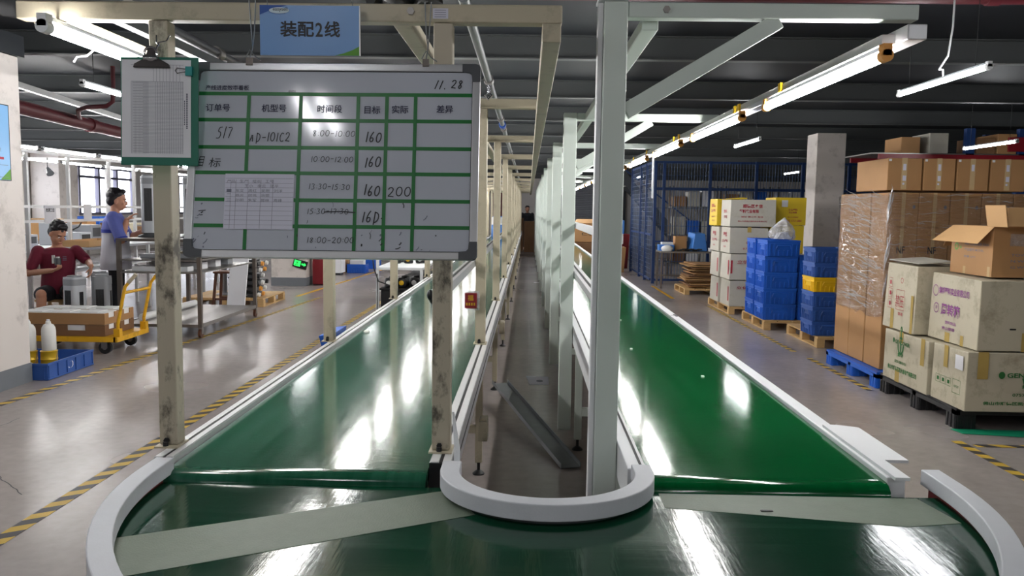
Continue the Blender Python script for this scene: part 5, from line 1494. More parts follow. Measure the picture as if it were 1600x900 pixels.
# ------------------------------------------------------------------ left side: tray, hand truck, cart, benches
t = thing('blue_tray', (-4.22, 7.13, 0), 'shallow blue plastic tray on the floor beside the left column', 'tray')
x0, x1, y0, y1, h = -4.62, -4.055, 6.765, 7.49, .145
b = MB(); e = .012
b.box(x0, x1, y0, y1, .001, .012)
b.box(x0, x0 + e, y0, y1, .012, h); b.box(x1 - e, x1, y0, y1, .012, h); b.box(x0 + e, x1 - e, y0, y0 + e, .012, h); b.box(x0 + e, x1 - e, y1 - e, y1, .012, h)
b.build('tub', 'dusty_blue_plastic', t, bevel=.002)
b = MB()
b.box(x1 + .0005, x1 + .01, y0, y1, h - .018, h + .002); b.box(x0, x1 + .01, y0 - .01, y0 - .0005, h - .018, h + .002); b.box(x1 + .0005, x1 + .008, y0, y1, .004, .016)
b.build('rim', 'dusty_blue_plastic', t, bevel=.002)
b = MB()
for i in range(6): b.box(x1 + .0005, x1 + .008, y0 + .01 + i * (y1 - y0 - .03) / 5, y0 + .02 + i * (y1 - y0 - .03) / 5, .016, h - .018)
for i in range(4): b.box(x0 + .02 + i * .17, x0 + .03 + i * .17, y0 - .008, y0 - .0005, .012, h - .018)
b.build('ribs', 'dusty_blue_plastic', t)
b = MB(); put_strokes(b, [[(.0, .8), (.05, .8), (.05, .1), (.0, .0), (-.02, .2)]], (x1 + .0012, 7.1, .045), (0, 1, 0), (0, 0, .1), .012)
b.v = [(p[0], p[1], .045 + (p[2] - .045) * .075) for p in b.v]
b.build('white_mark', 'paper', t)
def lathe_thing(name, prof, x, y, z, m, part, label, cat):
    t = thing(name, (x, y, z), label, cat)
    MB().lathe(prof, (x, y, z), 22).build(part, m, t, smooth=True)
    return t
for k, (x, y) in enumerate(((-4.355, 7.0), (-4.2, 7.04))):
    t = lathe_thing('paint_can', [(.066, 0), (.07, .004), (.068, .02), (.068, .06), (.0715, .065), (.068, .07), (.068, .12), (.0715, .125), (.068, .13), (.068, .19), (.072, .196), (.066, .2)], x, y, .013,
                    'golden_tin', 'can_body', ['golden tin can in the blue tray, half hidden by the column', 'golden tin can in the blue tray, the right one of two'][k], 'can')
    b = MB(); b.tube([(x + .073, y, .19), (x + .078, y - .03, .12), (x + .05, y - .062, .07), (x, y - .08, .06)], .0025, 6); b.build('bail_handle', 'steel', t)
    t = lathe_thing('plastic_bottle', [(.052, 0), (.058, .008), (.058, .17), (.054, .2), (.04, .225), (.022, .235), (.02, .255), (.012, .257)], x + .003, y, .2145,
                    'milky_plastic', 'bottle_body', ['milky white plastic bottle standing on the left golden can by the column', 'milky white plastic bottle standing on the right golden can'][k], 'bottle')
    b = MB(); b.cyl((x + .003, y, .472), (x + .003, y, .485), .014, n=12); b.build('cap', 'paper', t, smooth=True)

# yellow hand truck
t = thing('hand_truck', (-4.6, 8.3, 0), 'yellow platform hand truck loaded with cardboard trays', 'hand truck')
x0, x1, y0, y1 = -5.15, -4.09, 8.0, 8.64
b = MB()
for a in ((x0, y0, x1, y0), (x0, y1, x1, y1), (x1, y0 - .02, x1, y1 + .02), (x0, y0 - .02, x0, y1 + .02)):
    b.bar((a[0], a[1], .155), (a[2], a[3], .155), .04, .05)
b.build('deck_frame', 'yellow_paint', t)
MB().box(x0 + .02, x1 - .02, y0 + .02, y1 - .02, .172, .179).build('deck', 'yellow_paint', t)
for y in (y0 + .04, y1 - .04):
    b = MB()
    b.tube([(x1 + .005, y, .17), (x1 + .0, y, .3), (x1 + .07, y, .62), (x1 + .085, y, .68), (x1 + .13, y, .735), (x1 + .19, y, .80)], .017, 10)
    q = b.build('handle_post', 'yellow_paint', t, smooth=True)
    MB().tube([(x1 + .12, y, .723), (x1 + .2, y, .81)], .019, 10).build('grip', 'cream_paint' if y < 8.2 else 'yellow_paint', q, smooth=True)
b = MB(); b.cyl((x1 + .068, y0 + .04, .62), (x1 + .068, y1 - .04, .62), .015, n=10); b.build('cross_bar', 'yellow_paint', t, smooth=True)
for y in (y0 + .04, y1 - .04): MB().box(x1 - .03, x1 + .03, y - .03, y + .03, .18, .26).build('post_socket', 'yellow_paint', t)
for x in (x0 + .12, x1 - .14):
    for y in (y0 + .06, y1 - .06):
        w = MB(); w.cyl((x, y - .02, .064), (x, y + .02, .064), .062, n=22); w = w.build('wheel', 'black_rubber', t, smooth=True)
        f = MB(); f.cyl((x, y - .024, .064), (x, y + .024, .064), .022, n=14); f.build('hub', 'steel', w, smooth=True)
        f = MB(); f.box(x - .03, x + .03, y - .03, y - .025, .06, .13); f.box(x - .03, x + .03, y + .025, y + .03, .06, .13); f.box(x - .03, x + .03, y - .03, y + .03, .1305, .134); f.build('fork', 'steel', w)
for k, (ya, yb, z) in enumerate(((8.02, 8.3, .182), (8.33, 8.62, .182), (8.02, 8.3, .298), (8.33, 8.62, .298))):
    t = thing('cardboard_tray', (-4.65, (ya + yb) / 2, z), ['lower cardboard tray on the near side of the hand truck', 'lower cardboard tray on the far side of the hand truck', 'upper cardboard tray with white lining on the near side of the hand truck', 'upper cardboard tray with white lining on the far side of the hand truck'][k], 'tray', None)
    xa, xb, hh = -5.12, -4.21, .112; e = .008
    b = MB()
    b.box(xa, xb, ya, yb, z, z + e); b.box(xa, xa + e, ya, yb, z + e, z + hh); b.box(xa + e, xb - e, yb - e, yb, z + e, z + hh)
    # near wall with a hand notch, right wall with a notch
    xm = -4.5
    b.box(xa + e, xm - .09, ya, ya + e, z + e, z + hh); b.box(xm + .09, xb - e, ya, ya + e, z + e, z + hh); b.box(xm - .09, xm + .09, ya, ya + e, z + e, z + hh * (.5 if k < 2 else 1))
    ym = (ya + yb) / 2
    b.box(xb - e, xb, ya, ym - .06, z + e, z + hh); b.box(xb - e, xb, ym + .06, yb, z + e, z + hh); b.box(xb - e, xb, ym - .06, ym + .06, z + e, z + hh * .55)
    b.build('shell', 'dark_cardboard' if k < 2 else 'cardboard', t)
    b = MB(); b.box(xa + .012, xb - .012, ya + .012, yb - .012, z + .012, z + hh + (.004 if k > 1 else -.004))
    if k > 1:
        for i in range(3): b.box(xa + .08 + .28 * i, xa + .26 + .28 * i, ya + .04, yb - .04, z + hh + .0045, z + hh + .012)
    b.build('foam_insert', 'foam_white', t)

# steel cart with shelves
t = thing('shelf_cart', (-4.15, 10.1, 0), 'tall grey steel shelf cart on castors in front of the standing worker', 'cart')
x0, x1, y0, y1 = -4.61, -3.70, 9.14, 11.0
for x in (x0, x1):
    for y in (y0, y1): MB().box(x - .022, x + .022, y - .022, y + .022, .12, 1.1).build('post', 'dull_steel', t)
for z, m_ in ((.15, 'steel'), (.74, 'steel'), (.88, 'steel'), (1.10, 'dull_steel')):
    b = MB(); b.box(x0 + .023, x1 - .023, y0 - .02, y1 + .02, z - .012, z + .004)
    if z < .2: b.box(x0 - .02, x0 + .0225, y0 + .023, y1 - .023, z - .03, z + .012); b.box(x1 - .0225, x1 + .02, y0 + .023, y1 - .023, z - .03, z + .012); b.box(x0 + .0231, x1 - .0231, y0 - .0215, y0 + .0215, z - .03, z - .0125)
    if z > 1: b.box(x0 - .025, x1 + .025, y0 - .025, y1 + .025, z + .0045, z + .018)
    b.build('shelf', m_, t)
for x in (x0, x1):
    for y in (y0, y1):
        w = MB(); w.cyl((x - .015, y, .05), (x + .015, y, .05), .048, n=20); w = w.build('castor', 'brown_wood', t, smooth=True)
        f = MB(); f.box(x - .022, x - .0185, y - .02, y + .02, .045, .1); f.box(x + .0185, x + .022, y - .02, y + .02, .045, .1); f.box(x - .022, x + .022, y - .02, y + .02, .1005, .118); f.build('fork', 'steel', w)
b = MB()
for i in range(9): b.box(-4.628, -4.62, 9.3 + .17 * i, 9.42 + .17 * i, .94, 1.04)
def tower_fan(x, y, z, rot, label, hgt=.66, m1='silver_plastic', base=True, wd=.16):
    t = thing('tower_fan', (0, 0, 0), label, 'fan')
    def rr(w, d, r, n=6):
        pts = []
        for sx, sy, a0 in ((1, 1, 0), (-1, 1, 90), (-1, -1, 180), (1, -1, 270)):
            for i in range(n + 1):
                a = math.radians(a0 + 90 * i / n); pts.append((sx * (w / 2 - r) + r * math.cos(a), sy * (d / 2 - r) + r * math.sin(a)))
        return pts
    zb = .05 if base else .0
    if base: MB().lathe([(.125, 0), (.13, .006), (.12, .02), (.075, .035), (.06, .0495)], (0, 0, 0), 26).build('base', 'dark_grey_plastic', t, smooth=True)
    b = MB(); b.prism(rr(wd, wd + .005, .05), (0, 0, zb), (1, 0, 0), (0, 1, 0), (0, 0, hgt)); b.build('housing', m1, t, smooth=True)
    b = MB(); b.prism(rr(wd + .005, wd + .01, .052), (0, 0, zb + hgt - .09), (1, 0, 0), (0, 1, 0), (0, 0, .07)); b.prism(rr(.13, .135, .05), (0, 0, zb + hgt + .001), (1, 0, 0), (0, 1, 0), (0, 0, .015)); b.build('top_cap', 'grey_plastic', t, smooth=True)
    b = MB(); b.box(-.042, .042, -wd / 2 - .006, -wd / 2 - .003, zb + .14, zb + hgt - .14); g = b.build('grille', 'dark_grey_plastic', t)
    b = MB()
    for i in range(7): b.box(-.038 + i * .0118, -.033 + i * .0118, -wd / 2 - .009, -wd / 2 - .0065, zb + .145, zb + hgt - .145)
    b.build('grille_bars', 'black_plastic', g)
    b = MB(); b.box(wd / 2 + .001, wd / 2 + .004, -.03, .02, zb + .2, zb + hgt - .16); b.build('side_vent', 'black_plastic', t)
    t.location = (x, y, z); t.rotation_euler = (0, 0, rot); ORG[t.name] = Vector((x, y, z))
    return t
tower_fan(-4.47, 9.6, 1.12, .35, 'silver tower fan standing on the cart in front of the standing worker')
tower_fan(-3.98, 9.62, 1.12, .25, 'silver tower fan on the cart partly hidden by the whiteboard frame')
tower_fan(-4.965, 8.85, .02, -.3, 'light grey tower fan column on the floor before the seated worker', .68, base=False, wd=.185)
tower_fan(-4.745, 9.01, .02, .2, 'darker grey tower fan column next to the light grey one before the seated worker', .68, 'grey_plastic', base=False, wd=.175)
tower_fan(-4.88, 9.22, .02, .1, 'silver tower fan column behind the two in front of the seated worker', .7, base=False)
R = random.Random(9)
for k in range(8):
    y = 9.2 + .21 * k
    z = .8852 if k % 2 else .7452
    tag(MB().box(-4.5, -3.86, y, y + .17, z, z + R.uniform(.03, .09)).build('parts_tray', R.choice(['paper', 'grey_plastic', 'white_plastic', 'cream_paint']), bevel=.004),
        'parts tray on the %s shelf of the steel cart, %s from the near end' % (['lower middle', 'upper middle'][k % 2], ['first', 'second', 'third', 'fourth'][k // 2]), 'tray', 'parts trays on the steel cart')
for k in range(3):
    b = MB(); b.cyl((-4.47 + .0 * k, 9.35 + .5 * k, .2), (-4.47 + .02, 9.83 + .5 * k, .2), .04, n=12)
    tag(b.build('foam_roll', 'foam_white', smooth=True), 'white foam roll on the bottom shelf of the steel cart, %s' % ['near one', 'middle one', 'far one'][k], 'foam roll')
tag(MB().box(-4.42, -4.1, 9.76, 10.3, 1.1195, 1.135).build('dark_mat', 'black_plastic', bevel=.003), 'black mat on top of the steel cart between the two fans', 'mat')
m = MB(); m.hexa([(-4.23, 11.35, 0), (-3.98, 11.35, 0), (-3.98, 11.38, 0), (-4.23, 11.38, 0)], [(-4.23, 11.6, .85), (-3.98, 11.6, .85), (-3.98, 11.63, .85), (-4.23, 11.63, .85)])
tag(m.build('leaning_board', 'paper'), 'tall white board leaning up behind the steel cart', 'board')
for k, x in enumerate((-4.66, -4.52, -4.36)):
    t = thing('floor_stand', (x, 12.3, 0), 'grey fan column on a round foot behind the steel cart, %s' % ['left one of three', 'middle one of three', 'right one of three'][k], 'fan column')
    b = MB(); b.lathe([(.12, .14), (.12, .15), (.05, .17), (.04, .2)], (x, 12.45, 0), 20); b.build('foot', 'grey_plastic', t, smooth=True)
    b = MB(); b.cyl((x, 12.45, .2), (x, 12.45, .95), .045, n=16); b.build('column', 'grey_plastic' if k != 1 else 'silver_plastic', t, smooth=True)
# pallet with black parts
wood_pallet(-5.15, -3.93, 12.06, 13.15, .13, 'wooden pallet under the stack of black fan bases in the left aisle')
for i in range(6):
    z = .133 + i * .094
    t = thing('fan_base', (-4.2, 12.4, z), 'black fan base with cream end caps in the stack on the pallet, %s layer' % ['lowest', 'second', 'third', 'fourth', 'fifth', 'topmost'][i], 'fan base', 'black fan bases on the pallet')
    xx = -4.05 + .03 * ((i * 7) % 3 - 1)
    b = MB(); b.hexa([(-4.5, 12.15, z), (xx, 12.15, z), (xx, 12.6, z), (-4.5, 12.6, z)], [(-4.47, 12.18, z + .06), (xx - .03, 12.18, z + .06), (xx - .03, 12.57, z + .06), (-4.47, 12.57, z + .06)])
    b.box(-4.46, xx - .1, 12.2, 12.5, z + .0605, z + .09)
    b.build('shell', 'black_plastic', t, bevel=.008)
    b = MB(); b.box(-4.44, -4.2, 12.147, 12.149, z + .02, z + .045); b.build('metal_strip', 'steel', t)
    for j in range(2):
        b = MB(); b.cyl((xx + .015, 12.22 + .2 * j, z + .04), (xx + .05, 12.22 + .2 * j, z + .035), .036, .03, n=16)
        b.build('end_cap', ['milky_plastic', 'orange_plastic', 'milky_plastic', 'black_plastic'][(i + j) % 4], t, smooth=True)
# exit sign, cabinet, boxes down the aisle
E_ = Plane((-4.445, 15.36, .40), (.97, 0, -.26), (.26, 0, .97))
t = thing('exit_sign', E_.p(.13, 0), 'tilted glowing green exit sign with running man and arrow on the cream column', 'exit sign')
m = MB(); E_.slab(m, 0, .27, -.02, .135, -.02, 0); m.build('case', 'black_plastic', t)
m = MB(); E_.slab(m, .02, .14, .01, .115, .0005, .0012); m.build('door_pictogram', 'exit_sign_green', t)
m = MB()
put_strokes(m, [[(.06, .09), (.072, .085), (.08, .065), (.07, .045), (.055, .03), (.045, .02)], [(.075, .05), (.09, .04), (.095, .02)], [(.055, .07), (.07, .08), (.085, .07), (.1, .075)]], E_.p(0, 0, .0016), E_.u, E_.v, .012)
m.add([E_.p(.082 + .01 * math.cos(a), .103 + .01 * math.sin(a), .0016) for a in [2 * PI * i / 14 for i in range(14)]], [tuple(range(14))])
m.build('running_man', 'black_plastic', t)
m = MB(); m.add([E_.p(a, b_, .0012) for a, b_ in ((.16, .05), (.21, .05), (.21, .03), (.25, .065), (.21, .10), (.21, .08), (.16, .08))], [tuple(range(7))]); m.build('arrow', 'exit_sign_green', t)
t = thing('red_cabinet', (-4.02, 15.75, 0), 'dark red cabinet with a slot handle standing beside the column with the exit sign', 'cabinet')
MB().box(-4.13, -3.91, 15.6, 15.9, .02, .78).build('body', 'red_paint', t, bevel=.01)
MB().box(-4.06, -4.0, 15.594, 15.599, .5, .54).build('handle_slot', 'black_plastic', t)
b = MB(); b.box(-4.12, -3.92, 15.62, 15.88, 0, .019); b.build('plinth', 'black_plastic', t)
t = thing('white_cabinet', (-4.3, 18.1, 0), 'low white cabinet standing further down the left aisle behind the red one', 'cabinet')
MB().box(-4.75, -4.12, 18.0, 18.4, .05, .85).build('body', 'paper', t, bevel=.008)
b = MB(); b.box(-4.7, -4.16, 18.03, 18.37, 0, .049); b.build('plinth', 'black_plastic', t)
for k, (x, y) in enumerate(((-3.93, 18.85), (-3.88, 20.2))):
    o = dup(first['b'], (x, y, .0), 'blue crate on the floor at the far left aisle, %s' % ['the nearer one holding white sheets', 'the farther one'][k], 'blue crates in the left aisle')
tag(MB().box(-4.08, -3.78, 18.7, 19.0, .0095, .3).build('paper_stack', 'paper', bevel=.004), 'white stack poking out of the nearer blue crate in the left aisle', 'stack')
tag(MB().box(-4.55, -4.2, 18.7, 19.2, .0, .45).build('storage_box', 'cardboard', bevel=.006), 'brown box standing left of the nearer blue crate in the left aisle', 'box')
# work table just beyond the worn belt
t = thing('work_table', (-1.35, 9.9, 0), 'white edged work table full of black fan parts behind the second cream posts', 'table')
x0, x1, y0, y1 = -1.62, -1.12, 8.7, 11.4
b = MB(); b.box(x0, x1, y0, y1, .84, .87); b.build('table_top', 'white_plastic', t, bevel=.004)
b = MB(); b.box(x0 + .03, x1, y0 + .03, y1, .62, .64); b.build('shelf', 'black_plastic', t)
for x in (x0, x1 - .03):
    for y in (y0, y1 - .03): MB().box(x, x + .03, y, y + .03, 0, .839).build('leg', 'white_plastic', t)
MB().box(x0, x0 + .03, y0, y0 + .03, .871, 1.5).build('upright', 'white_plastic', t)
R = random.Random(4)
b = MB(); b.tube([(x0 + .02, y0 - .01, 1.05), (x0 - .03, y0 - .02, .95), (x0 - .02, y0 - .02, .86), (x0 + .03, y0 - .02, .72), (x0 + .14, y0 - .02, .68), (x0 + .2, y0 + .02, .67)], .007, 8)
b.tube([(x0 + .02, y0 - .012, .98), (x0 + .1, y0 - .02, 1.02), (x0 + .2, y0, 1.03)], .009, 8)
b.tube([(x0 + .015, y0 - .012, .8), (x0 + .02, y0 - .02, .6), (x0 + .01, y0 - .01, .3)], .005, 6)
tag(b.build('cable_bundle', 'black_rubber', smooth=True), 'black cables looping around the near corner post of the parts table', 'cable')
for k in range(10):
    x = -1.5 + .13 * (k % 3); y = 8.84 + .24 * (k // 3) + .05 * (k % 3); top = k >= 6
    z = .871 if top else .641
    t = thing('motor_part', (x, y, z), 'black motor part on the %s of the parts table, %s' % ('top' if top else 'shelf', ['first', 'second', 'third', 'fourth', 'fifth', 'sixth', 'first', 'second', 'third', 'fourth'][k] + ' from its near end'), 'motor part', 'motor parts on the table')
    b = MB(); b.lathe([(.045, 0), (.055, .01), (.055, .08), (.045, .1), (.02, .105)], (x, y, z), 14); b.build('can', 'black_plastic', t, smooth=True)
    b = MB(); b.ell((x - .0, y - .056, z + .05), .028, .012, .028, 12, 8); b.build('cap', ['milky_plastic', 'yellow_plastic', 'milky_plastic'][k % 3], t, smooth=True)
tag(MB().box(-1.58, -1.18, 8.75, 11.0, .25, .6195).build('parts_bin', 'black_plastic', bevel=.01), 'long black parts bin under the white edged work table', 'bin')
t = thing('blue_bin', (-1.12, 4.6, .7), 'small blue parts bin hung outside the worn belt rail beyond the second cream post', 'bin')
b = MB(); b.hexa([(-1.12, 4.42, .72), (-1.055, 4.42, .72), (-1.055, 4.7, .72), (-1.12, 4.7, .72)], [(-1.135, 4.4, .80), (-1.052, 4.4, .815), (-1.052, 4.72, .815), (-1.135, 4.72, .80)])
b.build('tub', 'blue_plastic', t, bevel=.004)
for k, (x, y, z) in enumerate(((-.975, 5.55, .8), (-.94, 5.0, .79))):
    pass
b = MB(); b.ell((-.94, 4.75, .7735), .018, .03, .012, 10, 6); b.v = [(x, y, max(z, .7722)) for x, y, z in b.v]
tag(b.build('white_scrap', 'foam_white', smooth=True), 'scrap of white foam on the left edge of the worn belt', 'scrap')
for k, (x, y) in enumerate(((.62, 5.45), (.78, 3.6), (.55, 4.3))):
    b = MB(); b.box(x, x + .012, y, y + .016, .7722, .777)
    tag(b.build('white_scrap', 'foam_white'), ['tiny white scrap far along the bright green belt', 'tiny white scrap on the right half of the bright green belt', 'tiny white scrap near the left edge of the bright green belt'][k], 'scrap')
b = MB(); b.box(.60, .63, 2.02, 2.028, .7492, .7512)
tag(b.build('dark_scrap', 'black_plastic'), 'tiny dark scrap on the dull splice of the curved belt', 'scrap')

# neighbouring assembly line by the windows
t = thing('assembly_line', (-6.4, 9.6, 0), 'white work bench line with lamp posts by the windows behind the workers', 'bench')
PYS = [8.9, 9.8, 10.7, 11.75, 12.5, 13.6, 14.7, 15.8, 17, 18.2, 19.4, 20.6]
for y in PYS: MB().box(-6.06, -6.02, y - .02, y + .02, 0, 2.12).build('post', 'white_aluminium', t)
for y in PYS[::3]: MB().box(-7.62, -7.58, y - .02, y + .02, 0, 2.12).build('post', 'white_aluminium', t)
for z in (1.44, 1.26, 2.10):
    MB().box(-6.018, -5.99, 8.7, 20.8, z, z + .035).build('rail', 'white_aluminium', t)
b = MB()
for y in PYS[::3]: b.box(-7.58, -6.06, y - .015, y + .015, 2.122, 2.15)
b.build('cross_beams', 'white_aluminium', t)
MB().box(-7.3, -6.08, 8.7, 20.8, .86, .89).build('bench_top', 'white_plastic', t, bevel=.004)
MB().box(-5.98, -5.55, 9.9, 14, .66, .69).build('lower_shelf', 'white_plastic', t, bevel=.004)
MB().box(-5.98, -5.55, 9.9, 14, .92, .95).build('upper_shelf', 'grey_plastic', t, bevel=.004)
for y in (9.92, 11.9, 13.95): MB().box(-5.6, -5.56, y, y + .04, 0, .919).build('leg', 'white_aluminium', t)
for k in range(9):
    y = 8.75 + 1.35 * k
    tube_lamp(-6.0, y, 2.16, 1.22, 'white tube lamp over the near bench row, %s from the left column' % ORD[k], caps='white_plastic')
    tube_lamp(-7.6, y + .5, 2.16, 1.22, 'white tube lamp over the far bench row, %s from the left column' % ORD[k], caps='white_plastic')
for k, (y, z0, w) in enumerate(((10.05, 1.27, .25), (10.95, 1.29, .2))):
    t = thing('notice_sheet', (-5.97, y, z0), ['white notice with bold characters hung on the bench rail above the seated worker', 'blank looking white sheet hung on the bench rail left of the standing worker'][k], 'paper')
    MB().box(-5.986, -5.982, y, y + w, z0 - .02, z0 + .2).build('sheet', 'paper', t)
    if k == 0:
        b = MB(); put_text(b, '检测工位', (-5.9805, y + .03, z0 + .12), (0, 1, 0), (0, 0, 1), w=.18, h=.05, bold=.02); b.build('lettering', 'ink', t)
t = thing('cardboard_tray', (-5.8, 10.8, .95), 'pale cardboard tray on the bench between the two workers', 'tray')
b = MB(); b.box(-5.95, -5.58, 10.3, 11.2, .951, .96); b.box(-5.95, -5.94, 10.3, 11.2, .96, 1.03); b.box(-5.59, -5.58, 10.3, 11.2, .96, 1.03); b.box(-5.94, -5.59, 10.3, 10.31, .96, 1.03); b.box(-5.94, -5.59, 11.19, 11.2, .96, 1.03)
b.build('shell', 'pale_cardboard', t)
b = MB(); b.lathe([(.06, .8905), (.065, .9), (.065, 1.06), (.03, 1.1), (.03, 1.13)], (-6.2, 10.75, 0), 16); tag(b.build('blue_jug', 'blue_film', smooth=True), 'light blue jug on the bench left of the standing worker', 'jug')
t = thing('bench_stand', (-6.25, 11.1, .89), 'dark forked stand on the bench between the workers', 'stand')
b = MB(); b.cyl((-6.25, 11.1, .892), (-6.25, 11.1, .91), .07, n=16); b.cyl((-6.25, 11.1, .91), (-6.25, 11.1, 1.14), .018, n=10); b.build('pillar', 'black_plastic', t, smooth=True)
b = MB(); b.tube([(-6.25, 11.1, 1.13), (-6.2, 11.2, 1.18), (-6.18, 11.24, 1.24)], .01, 8); b.tube([(-6.25, 11.1, 1.13), (-6.3, 11.0, 1.18), (-6.32, 10.95, 1.24)], .01, 8); b.build('fork', 'black_plastic', t, smooth=True)
R = random.Random(15)
for k in range(14):
    y = 9.0 + .38 * k + (.5 if k > 4 else 0); x = -6.95 + .25 * (k % 3); z = .8905
    hh = R.uniform(.12, .34)
    t = thing('test_unit', (x, y, z), 'pale machine unit on the window side bench, %s' % (ORD[k] + ' from the left column' if k < 11 else ['fourth', 'third', 'second'][k - 11] + ' from its far end'), 'machine', 'machine units on the window side bench')
    MB().box(x - .16, x + .16, y, y + .3, z, z + hh).build('case', R.choice(['cream_paint', 'grey_plastic', 'silver_plastic', 'dark_cardboard']), t, bevel=.01)
    b = MB(); b.box(x + .161, x + .164, y + .04, y + .26, z + hh * .4, z + hh * .85); b.build('front_panel', R.choice(['black_plastic', 'dark_grey_plastic', 'paper']), t)
for k, (x, y) in enumerate(((-8.6, 9.8), (-9.6, 12.0), (-8.8, 14.5), (-9.8, 17.0))):
    t = thing('work_bench', (x, y, 0), 'wooden work bench nearer the windows, %s from the left column' % ORD[k], 'bench', 'benches near the windows')
    MB().box(x - .6, x + .6, y, y + 1.8, .83, .87).build('bench_top', 'wood', t, bevel=.004)
    for xx in (x - .56, x + .52):
        for yy in (y + .04, y + 1.72): MB().box(xx, xx + .04, yy, yy + .04, 0, .829).build('leg', 'dull_steel', t)
    for j in range(3):
        a = y + .2 + .5 * j
        tag(MB().box(x - .3, x + .2, a, a + .36, .8715, 1.0 + .11 * ((j + k) % 3)).build('bench_box', ['cardboard', 'blue_plastic', 'pale_cardboard', 'white_carton'][(j + k) % 4], bevel=.006),
            'box on the %s wooden bench near the windows, %s along it' % (ORD[k], ['first', 'second', 'third'][j]), 'box', 'boxes on the window side benches')
t = thing('spot_lamp', (-6.7, 11.2, 1.95), 'small clamp spot lamp hanging above the seated worker', 'lamp')
b = MB(); b.cyl((-6.6, 11.2, 2.12), (-6.6, 11.2, 1.98), .008, n=8); b.build('stem', 'black_plastic', t)
b = MB(); b.cyl((-6.6, 11.2, 1.98), (-6.54, 11.16, 1.9), .02, .05, n=14); b.build('shade', 'dark_grey_plastic', t, smooth=True)

# wooden stools
def stool(x, y, h, m, label):
    t = thing('wooden_stool', (x, y, 0), label, 'stool')
    MB().box(x - .16, x + .16, y - .14, y + .14, h - .03, h).build('seat', m, t, bevel=.006)
    for sx in (-1, 1):
        for sy in (-1, 1): MB().bar((x + sx * .165, y + sy * .145, 0), (x + sx * .125, y + sy * .105, h - .031), .032, .032).build('leg', m, t)
    b = MB()
    for sy in (-1, 1): b.bar((x - .14, y + sy * .125, .16), (x + .14, y + sy * .125, .16), .02, .03)
    b.build('stretcher', m, t)
    return t
stool(-5.47, 9.33, .405, 'wood', 'pale wooden stool under the seated worker in the maroon shirt')
stool(-4.35, 11.75, .56, 'brown_wood', 'dark brown wooden stool behind the yellow hand truck handle')
# poster on the column
t = thing('wall_poster', (-4.17, 6.34, 1.68), 'light blue poster with a green corner on the cream column at the left edge', 'poster')
MB().box(-4.1799, -4.172, 6.090, 6.575, 1.675, 2.275).build('sheet', 'poster_blue', t)
MB().box(-4.1719, -4.1714, 6.090, 6.575, 2.268, 2.275).build('edge', 'dark_groove', t)
b = MB(); b.box(-4.1719, -4.1714, 6.568, 6.575, 1.675, 2.268); b.box(-4.1719, -4.1714, 6.090, 6.568, 1.675, 1.68); b.build('border', 'dark_groove', t)
b = MB(); b.add([(-4.1712, 6.567, 1.682), (-4.1712, 6.567, 1.77), (-4.1712, 6.510, 1.73), (-4.1712, 6.440, 1.682)], [(0, 1, 2, 3)]); b.build('green_corner', 'bright_green_print', t)
b = MB(); put_text(b, '质', (-4.1711, 6.210, 1.98), (0, 1, 0), (0, 0, 1), w=.09, h=.14, bold=.02); put_text(b, '顾', (-4.1711, 6.330, 1.98), (0, 1, 0), (0, 0, 1), w=.09, h=.14, bold=.02)
b.build('headline', 'blue_print', t)
b = MB(); put_text(b, '客第一 品质', (-4.1711, 6.240, 1.9), (0, 1, 0), (0, 0, 1), w=.22, h=.03); b.box(-4.1714, -4.171, 6.240, 6.540, 1.70, 1.703); b.box(-4.1714, -4.171, 6.240, 6.540, 1.795, 1.798)
b.build('small_print', 'faint_ink', t)
b = MB(); b.box(-4.1714, -4.171, 6.240, 6.490, 1.84, 1.86); b.build('red_print_line', 'red_print', t)
# far end of the lines
for k, (x, m_, h) in enumerate(((-.15, 'dark_cardboard', 1.1), (.35, 'dark_wall', 1.55), (-.6, 'dark_cardboard', 1.2))):
    tag(MB().box(x, x + .42, 29.2 + .5 * k, 29.7 + .5 * k, 0, h).build('storage_locker', m_, bevel=.01), ['dark grey locker at the far end of the dark gap', 'dark upright locker right of the far gap', 'brown low locker behind the far end of the worn belt'][k], 'locker')
for k, x in enumerate((-.9, -.72)):
    t = lathe_thing('water_bottle', [(.07, 0), (.075, .01), (.075, .3), (.06, .34), (.05, .36), (.05, .52), (.03, .55)], x, 21.6, .773, 'blue_film', 'bottle_body', ['tall blue and white bottle far down the worn belt, left one', 'tall blue and white bottle far down the worn belt, right one'][k], 'bottle')
    b = MB(); b.cyl((x, 21.6, 1.1), (x, 21.6, 1.3), .064, n=14); b.build('white_sleeve', 'paper', t, smooth=True)

# ------------------------------------------------------------------ people
def remesh_obj(mb, name, m, parent, voxel=.007, smooth=3):
    tmp = bpy.data.meshes.new('tmp'); tmp.from_pydata(mb.v, [], mb.f)
    bm = bmesh.new(); bm.from_mesh(tmp); bmesh.ops.recalc_face_normals(bm, faces=bm.faces); bm.to_mesh(tmp); bm.free()
    o = bpy.data.objects.new('tmp', tmp); C.objects.link(o)
    r = o.modifiers.new('r', 'REMESH'); r.mode = 'VOXEL'; r.voxel_size = voxel
    s = o.modifiers.new('s', 'SMOOTH'); s.factor = .5; s.iterations = smooth
    dg = bpy.context.evaluated_depsgraph_get(); dg.update()
    me = bpy.data.meshes.new_from_object(o.evaluated_get(dg))
    bpy.data.objects.remove(o); bpy.data.meshes.remove(tmp)
    me.name = name
    o0 = ORG[parent.name]
    for v in me.vertices: v.co -= o0
    for p in me.polygons: p.use_smooth = True
    me.materials.clear(); me.materials.append(MATS[m])
    ob = bpy.data.objects.new(name, me); C.objects.link(ob); ob.parent = parent; ORG[ob.name] = o0
    return ob
